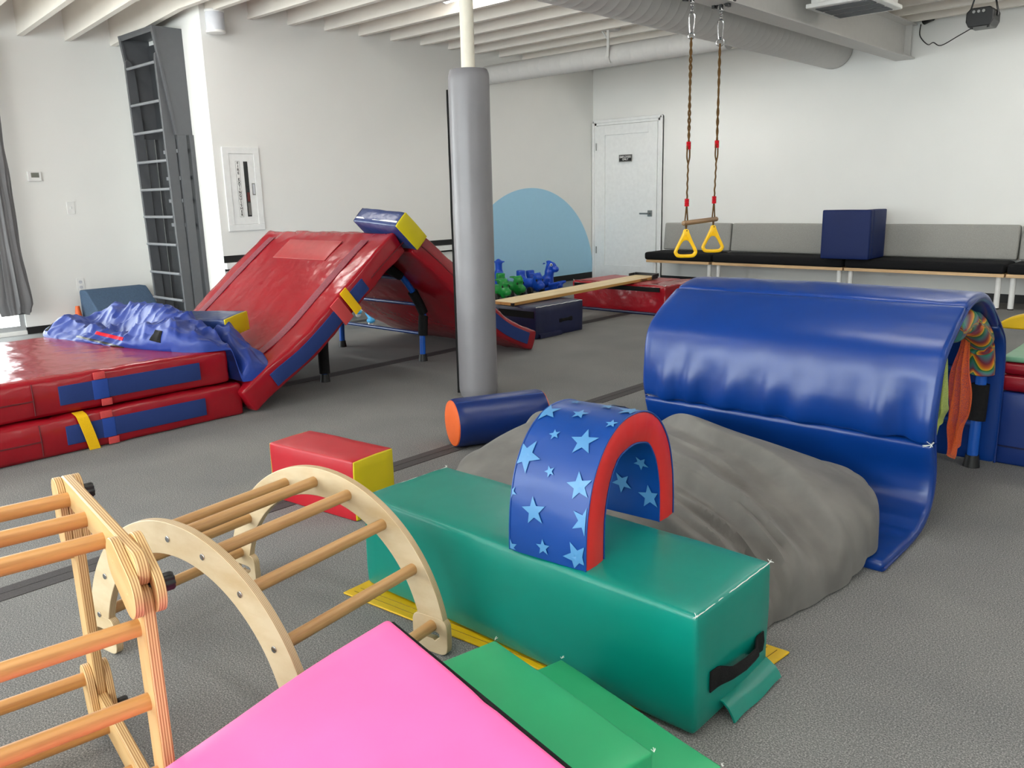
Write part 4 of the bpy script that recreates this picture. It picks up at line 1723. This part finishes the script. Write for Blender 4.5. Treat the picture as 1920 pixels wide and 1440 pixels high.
def knob(x, y, z):
    m = M()
    rs = []
    for dy, k in ((0, .8), (.004, 1), (.02, 1), (.024, .85)):
        rs.append([((.0165 + .0016 * cos(8 * a)) * k * cos(a), dy, (.0165 + .0016 * cos(8 * a)) * k * sin(a)) for a in [2 * pi * j / 48 for j in range(48)]])
    m.rings(rs)
    m.cyl((0, -.02, 0), (0, 0, 0), .008, n=10)
    o = m.build('knob', BLACK, pk, smooth=50)
    o.location = (x, y, z)


def pk_rung(x, z, y0, y1):
    m = M().cyl((0, 0, 0), (0, 0, y1 - y0), .0165, n=20)
    o = m.build('rung', RUNGP, pk)
    o.location = (x, y1, z)
    o.rotation_euler = (radians(90), 0, 0)


for y in (0, -SPAN):
    bar(-.01, .60, -.01, .08, .07, y)            # rear post
    bar(.0, .622, LA, .622, .064, y - .0)        # top bar
    bar(LA - .005, .56, LA - .005, .035, .072, y)  # front post
    bar(.0, .075, LA - .05, .06, .075, y)        # foot bar
    for yy in (-.0195, .0195):
        plate(-.012, .565, 90, .17, .075, y + yy)
        plate(LA - .028, .600, 24, .175, .088, y + yy)
        plate(-.005, .10, 75, .155, .08, y + yy)
    if y == 0:
        knob(-.012, .028, .605)
        knob(LA + .01, .028, .585)
        knob(.03, .028, .07)
for (x, z) in ((.045, .612), (.2, .612), (.345, .612), (LA - .01, .505), (LA - .01, .355), (LA - .01, .2), (-.01, .47), (-.01, .145), (.10, .068), (.30, .064)):
    pk_rung(x, z, -SPAN + .01, -.008)

# ------------------------------------------------------------------ upholstered bench units along the door wall
def bench(label, x0, x1, first=False):
    W = x1 - x0
    t = thing('bench_unit', label, 'bench', ((x0 + x1) / 2, 9.4, 0), 0, 'bench units along the door wall')
    m = pad(W - .012, .50, .10, .03, .06, .006, .002, x0, (6, 6, 6))
    m.move(0, .25, .412)
    m.build('seat', SEATB, t, smooth=60)
    M().box((0, .255, .345), (W - .006 - (.06 if first else 0), .49, .034)).build('seat_board', OAK, t, smooth=0, bevel=.002)
    m = pad(W - .01 - (.0), .09, .36, .02, .06, .004, .0015, x0 + 3, (6, 6, 6), False)
    m.tf(Matrix.Rotation(radians(-7), 4, 'X'))
    m.move(.0, .535, .645)
    m.build('backrest', BACKG, t, smooth=60)
    for sx in (-1, 1):
        for y in (.08,):
            lx = sx * (W / 2 - (.13 if first and sx < 0 else .06))
            g = M().cyl((lx, y, 0.012), (lx, y, .328), .027, n=18)
            lg = g.build('leg', WMETAL, t)
            M().cyl((lx, y, 0), (lx, y, .012), .028, n=18).build('glide', RUBBER, lg)
    M().box((0, .57, .35), (W - .1, .08, .05)).build('wall_cleat', OAK, t, smooth=0)
    return t


bench('shorter grey and black bench unit nearest the door, behind the yellow rings', -6.24, -5.235, True)
bench('grey and black bench unit left of the blue cube chair', -5.225, -3.575)
bench('grey and black bench unit with its left end under the blue cube chair', -3.565, -1.96)
bench('grey and black bench unit cut off by the right edge of the photo', -1.95, -.35)

cc = thing('cube_chair', 'navy blue foam cube chair standing on the bench cushions', 'chair', (-3.52, 9.27, .468))
pad(.53, .085, .535, .012, .05, .004, .002, 1, (8, 8, 8)).move(0, .042, .268).build('back_panel', CUBEB, cc, smooth=60)
for sx, dp, dz in ((-1, .31, -.012), (1, .41, .0)):
    pad(.085, dp, .535 + dz, .012, .05, .004, .002, 2 + sx, (8, 8, 8)).move(sx * .222, .085 + dp / 2, .268 + dz / 2).build('side_panel', CUBEB, cc, smooth=60)
pad(.355, .31, .22, .012, .05, .004, .002, 5, (8, 8, 8)).move(0, .245, .115).build('seat', CUBEB, cc, smooth=60)
cc.rotation_euler = (0, 0, radians(0))

# ------------------------------------------------------------------ trapeze with rings
def twist(p, q, r, turns, n=60, spread=.007, ph=0.0):
    p, q = Vector(p), Vector(q)
    d = q - p
    out = []
    for s_ in range(2):
        pts = []
        for i in range(n + 1):
            u = i / n
            a = 2 * pi * turns * u + pi * s_ + ph
            sp_ = spread * (.35 + .65 * abs(sin(pi * u * 2)))
            pts.append(p + d * u + Vector((sp_ * cos(a), sp_ * sin(a), 0)))
        out.append(pts)
    return out


tz = thing('trapeze', 'wooden trapeze bar with two yellow rings hanging on brown ropes from the beam', 'trapeze', (-3.29, 5.735, 1.02))
B0, B1 = Vector((0, -.222, -.006)), Vector((0, .214, .006))
bd = (B1 - B0).normalized()
bm_ = M().cyl(B0 - bd * .035, B1 + bd * .035, .0185, n=20, bev=.009)
bm_.build('bar', BARW, tz)
for k, (yb_, top, zr) in enumerate(((-.212, 1.30, .50), (.196, 1.305, .51))):
    yt = -.205 if k == 0 else .213
    zc = B0.z if k == 0 else B1.z
    rp_ = M()
    # rope above the bar: short loop, single rope, long doubled rope
    for sx in (-1, 1):
        rp_.tube([(0, yb_ + sx * .022, zc), (0, yb_ + sx * .014, zc + .05), (0, yb_ + sx * .003, zc + .125)], .0055, n=8)
        rp_.tube([(0, yb_ + sx * .012, zc + .01), (0, yb_ + sx * .006, zc - .03), (0, yb_, zc - .05)], .005, n=8)
    one = [(0.002 * sin(i * 1.1), yb_ + (yt - yb_) * i / 30 + .002 * cos(i * 1.1), zc + .12 + (zr - .17) * i / 30) for i in range(31)]
    rp_.tube(one, .0062, n=8)
    lo = one[-1]
    loopz = zc + zr - .05
    rp_.tube(catmull([(0, lo[1], loopz - .02), (0, lo[1] - .02, loopz + .03), (0, lo[1] - .014, loopz + .1), (0, lo[1], loopz + .13), (0, lo[1] + .014, loopz + .1), (0, lo[1] + .018, loopz + .03), (0, lo[1], loopz - .02)], 6), .0058, n=8)
    for pts in twist((0, lo[1], loopz + .12), (0, yt, top), .006, 7 if k == 0 else 5, spread=.0075 if k == 0 else .006):
        rp_.tube(pts, .0062, n=8)
    rp_.build('rope', ROPE, tz, smooth=60)
    for z in (zc + .15, loopz + .11):
        m = M()
        rs = []
        for q in range(13):
            zz_ = -.028 + .056 * q / 12
            rr = .017 + .0022 * cos(q * pi)
            rs.append([(rr * cos(2 * pi * j / 18), yb_ + (yt - yb_) * (.1 if z < loopz else 1) + rr * sin(2 * pi * j / 18), z + zz_) for j in range(18)])
        m.rings(rs).build('rope_clip', REDPL, tz)
    ch = M()
    R_ = .022 if k == 0 else .03
    ch.tube([(0, yt + R_ * cos(a), top + .012 + R_ * sin(a)) for a in [2 * pi * j / 24 for j in range(24)]], .004, n=8, closed=True)
    ch.tube(catmull([(0, yt - .012, top + .04), (0, yt - .02, top + .14), (0, yt - .008, top + .165), (0, yt + .008, top + .165), (0, yt + .02, top + .14), (0, yt + .012, top + .04), (0, yt, top + .032)], 6, True), .0055, n=8, closed=True)
    cz_ = radians(-52)
    ch.v = [Vector((p.x * cos(cz_) - (p.y - yt) * sin(cz_), yt + p.x * sin(cz_) + (p.y - yt) * cos(cz_), p.z)) for p in ch.v]
    ch.build('carabiner', CHROME, tz)
    sv = M()
    for q, (rr, dz) in enumerate(((.013, .18), (.011, .2), (.013, .215), (.016, .235))):
        if q % 2 == 0:
            sv.tube([(0, yt + rr * cos(a), top + dz + rr * sin(a)) for a in [2 * pi * j / 18 for j in range(18)]], .0035, n=6, closed=True)
        else:
            sv.tube([(rr * cos(a), yt, top + dz + rr * sin(a)) for a in [2 * pi * j / 18 for j in range(18)]], .0035, n=6, closed=True)
    sv.cyl((0, yt, top + .235), (0, yt, top + .25), .014, n=14)
    sv.build('swivel', CHROME, tz)
    tl = M()
    tl.box((0, yt, top + .275), (.022, .03, .05))
    tl.box((0, yt, top + .245), (.012, .045, .02))
    for sx in (-1, 1):
        tl.box((sx * .055, yt, top + .272), (.026, .05, .045))
        tl.cyl((sx * .02, yt, top + .275), (sx * .06, yt, top + .275), .007, n=10)
        tl.cyl((sx * .03, yt, top + .272), (sx * .04, yt, top + .272), .012, n=12)
        tl.box((sx * .085, yt, top + .285), (.05, .028, .012))
        tl.box((sx * .108, yt, top + .296), (.014, .032, .032))
    tl.build('beam_clamp', BLACK, tz, smooth=0, bevel=.003)

    # yellow ring: rounded triangle with a broad web at the top
    ro = M()
    zt_ = zc - .045
    outer = catmull([(0, 0), (.018, -.006), (.026, -.03), (.052, -.09), (.083, -.155), (.087, -.178), (.07, -.205), (.045, -.213), (0, -.214), (-.045, -.213), (-.07, -.205), (-.087, -.178), (-.083, -.155), (-.052, -.09), (-.026, -.03), (-.018, -.006)] and
                    [(a, b, 0) for a, b in [(0, 0), (.018, -.006), (.026, -.03), (.052, -.09), (.083, -.155), (.087, -.178), (.07, -.205), (.045, -.213), (0, -.214), (-.045, -.213), (-.07, -.205), (-.087, -.178), (-.083, -.155), (-.052, -.09), (-.026, -.03), (-.018, -.006)]], 4, True)
    inner = catmull([(a, b, 0) for a, b in [(0, -.084), (.012, -.086), (.022, -.094), (.036, -.115), (.058, -.158), (.061, -.172), (.052, -.184), (.036, -.188), (0, -.189), (-.036, -.188), (-.052, -.184), (-.061, -.172), (-.058, -.158), (-.036, -.115), (-.022, -.094), (-.012, -.086)]], 4, True)
    N = len(outer)
    ring_sets = []
    for (src, mixv, dx) in ((outer, 0, -.006), (outer, .18, -.0105), (outer, .82, -.0105), (outer, 1, -.006), (outer, 1, .006), (outer, .82, .0105), (outer, .18, .0105), (outer, 0, .006)):
        ring_sets.append([(dx, yb_ + outer[i].lerp(inner[i], mixv).x, zt_ + outer[i].lerp(inner[i], mixv).y) for i in range(N)])
    rz_ = radians(-52)
    ring_sets = [[(x * cos(rz_) - (y - yb_) * sin(rz_), yb_ + x * sin(rz_) + (y - yb_) * cos(rz_), z) for x, y, z in r_] for r_ in ring_sets]
    ro.rings(ring_sets, closed=True)
    o = ro.build('ring', YELPL, tz, smooth=50)
    M().cyl((-.0125, yb_, zt_ - .013), (.0125, yb_, zt_ - .013), .007, n=12).build('eyelet', RUBBER, o)
    em = M()
    em.tube([(.0115, yb_ + .016 * a, zt_ - .062 + .018 * b) for a, b in ((-1, -1), (1, -1), (0, 1.3))], .0018, n=6, closed=True)
    em.v = [Vector((p.x * cos(rz_) - (p.y - yb_) * sin(rz_), yb_ + p.x * sin(rz_) + (p.y - yb_) * cos(rz_), p.z)) for p in em.v]
    em.build('emblem', YELPL, o)

# ------------------------------------------------------------------ plank, navy block, low red mat
nb = thing('foam_block', 'navy foam block with a black handle carrying the left end of the plank', 'foam block', (-5.03, 5.74, 0))
m = pad(.66, .68, .285, .012, .05, .004, .006, 4, (8, 8, 8))
m.move(0, 0, .1425)
m.build('cover', NAVY, nb, smooth=60)
hd = M()
rs = []
for i in range(13):
    u = i / 12
    y = -.02 + .19 * u
    mid = smoothstep(.1, .3, u) * smoothstep(.9, .7, u)
    hh = .026 - .01 * mid
    rs.append([(.332, y, .13 - hh), (.338 + .01 * mid, y, .13), (.332, y, .13 + hh), (.328, y, .13)])
hd.rings(rs).build('handle', VELCRO, nb, smooth=50)
s_ = M()
s_.tube([(.326, -.33 + .66 * k / 20, .281 + .002 * sin(k * 2.1)) for k in range(21)], .003, n=6)
s_.build('seam', STITCH, nb)
M().box((.1, -.342, .215), (.42, .008, .06)).build('hook_strip', VELCRO, nb, smooth=0)
fl = M()
fl.rings([[(.33, y, .045), (.35, y, .03), (.352, y, .004), (.345, y, .004), (.328, y, .03)] for y in (-.3, -.2, -.1, .0)])
fl.build('flap', NAVY, nb)

lm = thing('landing_mat', 'low worn red mat with a navy base in front of the white door', 'crash mat', (-5.1, 7.56, 0))
m = pad(1.2, .74, .29, .02, .04, .004, .012, 5, (9, 9, 5))
for p in m.v:
    if p.y < -.3:
        p.y -= .014 * noise.noise(Vector((p.x * 14 + p.z * 6, p.z * 4, 3)))
m.move(0, 0, .165)
m.build('cover', RED, lm, smooth=60)
pad(1.22, .76, .03, .01, .1).move(0, 0, .015).build('base', NAVY, lm)
M().box((.17, -.378, .268), (.72, .012, .045)).build('hook_strip', VELCRO, lm, smooth=0)
M().box((-.43, -.378, .268), (.28, .012, .045)).build('hook_strip', VELCRO, lm, smooth=0)
M().box((-.1, .0, .3135), (.9, .62, .004)).build('faded_top', RED_TOP, lm, smooth=0, bevel=.002)
s_ = M()
random.seed(12)
for (x, y) in ((.59, -.36), (.59, .36), (-.59, -.36)):
    for q in range(6):
        a = Vector((x, y, .308))
        s_.tube([a, a + Vector((random.uniform(-.02, .02), random.uniform(-.02, .02), random.uniform(-.005, .015)))], .002, n=5)
s_.build('loose_thread', STITCH, lm)

bp = thing('balance_plank', 'pale pine plank bridging the navy block and the low red mat', 'plank', (-5.06, 6.5, .289), radians(0))
# one end on the block, the other on the mat
bpt = math.atan2(.318 - .289, 1.8)
m = M().box((0, .03, .0265), (.27, 2.34, .004))
m.box((0, .03, .0123), (.27, 2.34, .0245), 1)
m.tf(Matrix.Rotation(bpt, 4, 'X'))
m.move(0, 0, .017)
m.build('board', [BOARD, BOARDE], bp, smooth=0, bevel=.001)
cl = M()
cl.box((.15, 1.12, .02), (.012, .1, .05)).box((-.15, 1.12, .02), (.012, .1, .05)).box((0, 1.14, .01), (.31, .05, .014)).box((0, 1.19, .03), (.3, .02, .035))
cl.tf(Matrix.Rotation(bpt, 4, 'X'))
cl.move(0, 0, .0255)
cl.build('end_bracket', BLACK, bp, smooth=0)
cl = M()
cl.box((.13, -1.145, .012), (.02, .03, .03))
cl.tf(Matrix.Rotation(bpt, 4, 'X'))
cl.move(0, 0, .014)
cl.build('end_bracket', BLACK, bp, smooth=0)
mw = Matrix.Translation((.1362, .93, .045)) @ Matrix.Rotation(radians(90), 4, 'Z') @ Matrix.Rotation(radians(90), 4, 'X')
text_mesh('lettering', 'Cherevra', .032, BLACK, bp, mw, 1, .0004, .0008)


# ------------------------------------------------------------------ ride-on toys by the mural
def toy_body(name, mat, parent, shape, vox=.011):
    o = shape.build(name, mat, parent, smooth=0)
    r = o.modifiers.new('fuse', 'REMESH')
    r.mode = 'VOXEL'
    r.voxel_size = vox
    r.use_smooth_shade = True
    s_ = o.modifiers.new('soften', 'SMOOTH')
    s_.factor = .6
    s_.iterations = 5
    return o


def rideon(label, loc, rz, mat, kind):
    t = thing('ride_on_toy', label, 'ride-on toy', loc, rz, 'ride-on toys by the blue mural')
    m = M()
    # faces +x
    if kind == 'rocker':
        m.ball((0, 0, .12), (.17, .085, .075))
        m.tube(catmull([(.06, 0, .12), (.1, 0, .2), (.105, 0, .28), (.12, 0, .335)], 4), [.075] * 4 + [.062] * 4 + [.055] * 5, n=16)
        m.ball((.135, 0, .335), (.072, .05, .052))
        m.ball((.195, 0, .29), (.05, .044, .044))
        m.ball((.1, 0, .385), (.04, .028, .022))
        m.tube(catmull([(-.13, 0, .12), (-.17, 0, .2), (-.18, 0, .27)], 4), [.06] * 9, n=14)
        m.tube([(.07, -.055, .37), (.055, -.1, .36)], [.018, .008], n=10)
        m.tube([(.07, .055, .37), (.055, .1, .36)], [.018, .008], n=10)
        m.tube([(.13, -.08, .08), (.3, -.1, .125)], [.03, .02], n=12)
        m.tube([(.13, .08, .08), (.3, .1, .125)], [.03, .02], n=12)
        for sy in (-1, 1):
            m.tube(catmull([(-.26, sy * .08, .07), (-.1, sy * .08, .028), (.1, sy * .08, .028), (.26, sy * .08, .07)], 5), .024, n=10)
    else:
        m.ball((0, 0, .13), (.16, .08, .07))
        m.ball((.15, 0, .15), (.075, .06, .12))
        m.ball((.165, 0, .215), (.065, .055, .065))
        m.ball((.22, 0, .115), (.06, .05, .05))
        m.tube([(.14, -.04, .26), (.1, -.105, .265)], [.02, .009], n=10)
        m.tube([(.14, .04, .26), (.1, .105, .265)], [.02, .009], n=10)
        m.tube(catmull([(-.12, 0, .13), (-.17, 0, .22), (-.17, 0, .29)], 4), [.06] * 9, n=14)
        m.tube([(.2, 0, .27), (.24, 0, .2)], [.015, .012], n=8)
    toy_body('body', mat, t, m)
    if kind == 'rocker':
        for sy in (-1, 1):
            M().ball((.155, sy * .047, .35), (.019, .008, .021), 14, 8).build('eye', WHITEP, t)
            M().ball((.158, sy * .053, .349), (.010, .006, .012), 12, 8).build('pupil', BLACK, t)
    else:
        for sy in (-1, 1):
            M().ball((.195, sy * .052, .185), (.013, .008, .014), 12, 8).build('eye', BLACK, t)
        for x in (-.1, .12):
            for sy in (-1, 1):
                w_ = M().cyl((x, sy * .075, .05), (x, sy * .115, .05), .05, n=24, bev=.01)
                w_.build('wheel', RUBBER, t)
    return t


rideon('blue rocking animal with a white ringed eye, nearest the door', (-7.09, 8.29, 0), radians(15), TOYB, 'rocker')
rideon('blue wheeled animal beside the rocking one, facing the camera', (-7.04, 7.98, 0), radians(-8), TOYB, 'wheeled')
rideon('green wheeled animal in front of the tall blue neck', (-7.0, 7.56, 0), radians(-5), TOYG, 'wheeled')
rideon('green wheeled animal half hidden by the grey column', (-6.92, 7.22, 0), radians(-8), TOYG, 'wheeled')
gt = thing('ride_on_toy', 'tall necked blue rocker with horn-like handles behind the green animals', 'ride-on toy', (-7.32, 7.74, 0), radians(-60), 'ride-on toys by the blue mural')
m = M()
m.ball((-.08, 0, .12), (.2, .09, .08))
m.tube(catmull([(.05, 0, .1), (.09, 0, .2), (.105, 0, .32), (.11, 0, .42)], 4), [.075] * 4 + [.06] * 4 + [.045] * 5, n=16)
m.ball((.115, 0, .43), (.045, .036, .035))
m.tube([(.105, -.03, .425), (.1, -.085, .425)], [.017, .011], n=10)
m.tube([(.105, .03, .425), (.1, .085, .425)], [.017, .011], n=10)
for sy in (-1, 1):
    m.tube(catmull([(-.26, sy * .08, .07), (-.1, sy * .08, .028), (.1, sy * .08, .028), (.22, sy * .08, .07)], 5), .024, n=10)
toy_body('body', TOYB, gt, m)

wk = thing('baby_walker', 'light blue walker on casters glimpsed through the red tent', 'walker', (-7.05, 5.0, 0))
for (x, y) in ((.49, .03), (-.14, .35), (-.1, -.4), (.45, -.45)):
    l_ = M()
    l_.tube([(x * .8, y * .8, .28), (x * .93, y * .93, .13), (x, y, .075)], [.03, .028, .02], n=14)
    l_.ball((x, y, .06), (.042, .042, .028))
    lg = l_.build('leg', SKYB, wk)
    c_ = M().cyl((x - .012, y, .032), (x + .012, y, .032), .032, n=20, bev=.005)
    c_.build('caster', WHITEP, lg)
tp = M()
tp.tube([(.17 + .36 * cos(a), -.05 + .36 * sin(a), .3) for a in [2 * pi * j / 40 for j in range(40)]], .045, n=14, closed=True)
tp.build('ring_tray', SKYB, wk)

# ------------------------------------------------------------------ slate wedge and orange cone in the left corner
wd = thing('foam_wedge', 'slate blue suede foam wedge leaning in the corner behind the blue cover', 'foam wedge', (-8.72, 3.52, 0))
prof = [(-.28, 0), (.38, 0), (.38, .03), (-.1, .385), (-.13, .4), (-.26, .4), (-.28, .385)]
M().prism(prof, lambda u, v, w_: (u, w_, v), -.32, .31).build('cover', SLATE, wd, smooth=30, bevel=.015, bseg=3)
oc = thing('marker_cone', 'small orange cone tip behind the slate blue wedge', 'cone', (-8.94, 3.145, 0))
M().cyl((0, 0, .012), (0, 0, .245), .05, .02, n=24).build('cone', ORANGE, oc)
M().box((0, 0, .006), (.13, .11, .012)).build('foot_plate', ORANGE, oc, smooth=0, bevel=.004)

# ------------------------------------------------------------------ stack at the right edge
bx = thing('foam_plinth', 'dark blue vinyl foam base at the right edge beside the blue tunnel', 'foam block', (-.415, 4.625, 0))
pad(.84, .98, .335, .012, .06, .003, .003, 3, (7, 7, 7)).move(0, 0, .1675).build('cover', BLUE_IN, bx, smooth=60)
s_ = M()
s_.tube([(-.42 + .84 * k / 10, -.4925, .085) for k in range(11)], .004, n=6)
s_.build('seam', NAVY, bx)
c1 = thing('foam_cushion', 'lower dark red cushion on the dark blue base at the right edge', 'cushion', (-.415, 4.625, .336), 0, 'red cushions at the right edge')
pad(.85, .98, .076, .03, .06, .004, .006, 3, (9, 9, 9)).move(0, 0, .038).build('cover', DKRED, c1, smooth=60)
c2 = thing('foam_cushion', 'upper dark red cushion under the mint green pad at the right edge', 'cushion', (-.415, 4.625, .414), 0, 'red cushions at the right edge')
pad(.85, .98, .056, .025, .06, .004, .004, 5, (9, 9, 9)).move(0, 0, .028).build('cover', DKRED, c2, smooth=60)
c3 = thing('foam_pad', 'mint green pad on top of the red cushions at the right edge', 'mat', (-.415, 4.625, .471))
pad(.84, .96, .025, .008, .06, .002, .002, 5, (9, 9, 9)).move(0, 0, .0125).build('cover', MINT, c3, smooth=60)
c4 = thing('foam_half_disc', 'yellow rounded foam piece behind the mint green pad', 'foam block', (-.74, 5.0, .497))
ar = [(.30 * cos(pi * k / 30), .10 * sin(pi * k / 30)) for k in range(31)]
M().prism(ar, lambda u, v, w_: (u, w_, v), -.05, .05).build('cover', YELV, c4, smooth=30, bevel=.008)
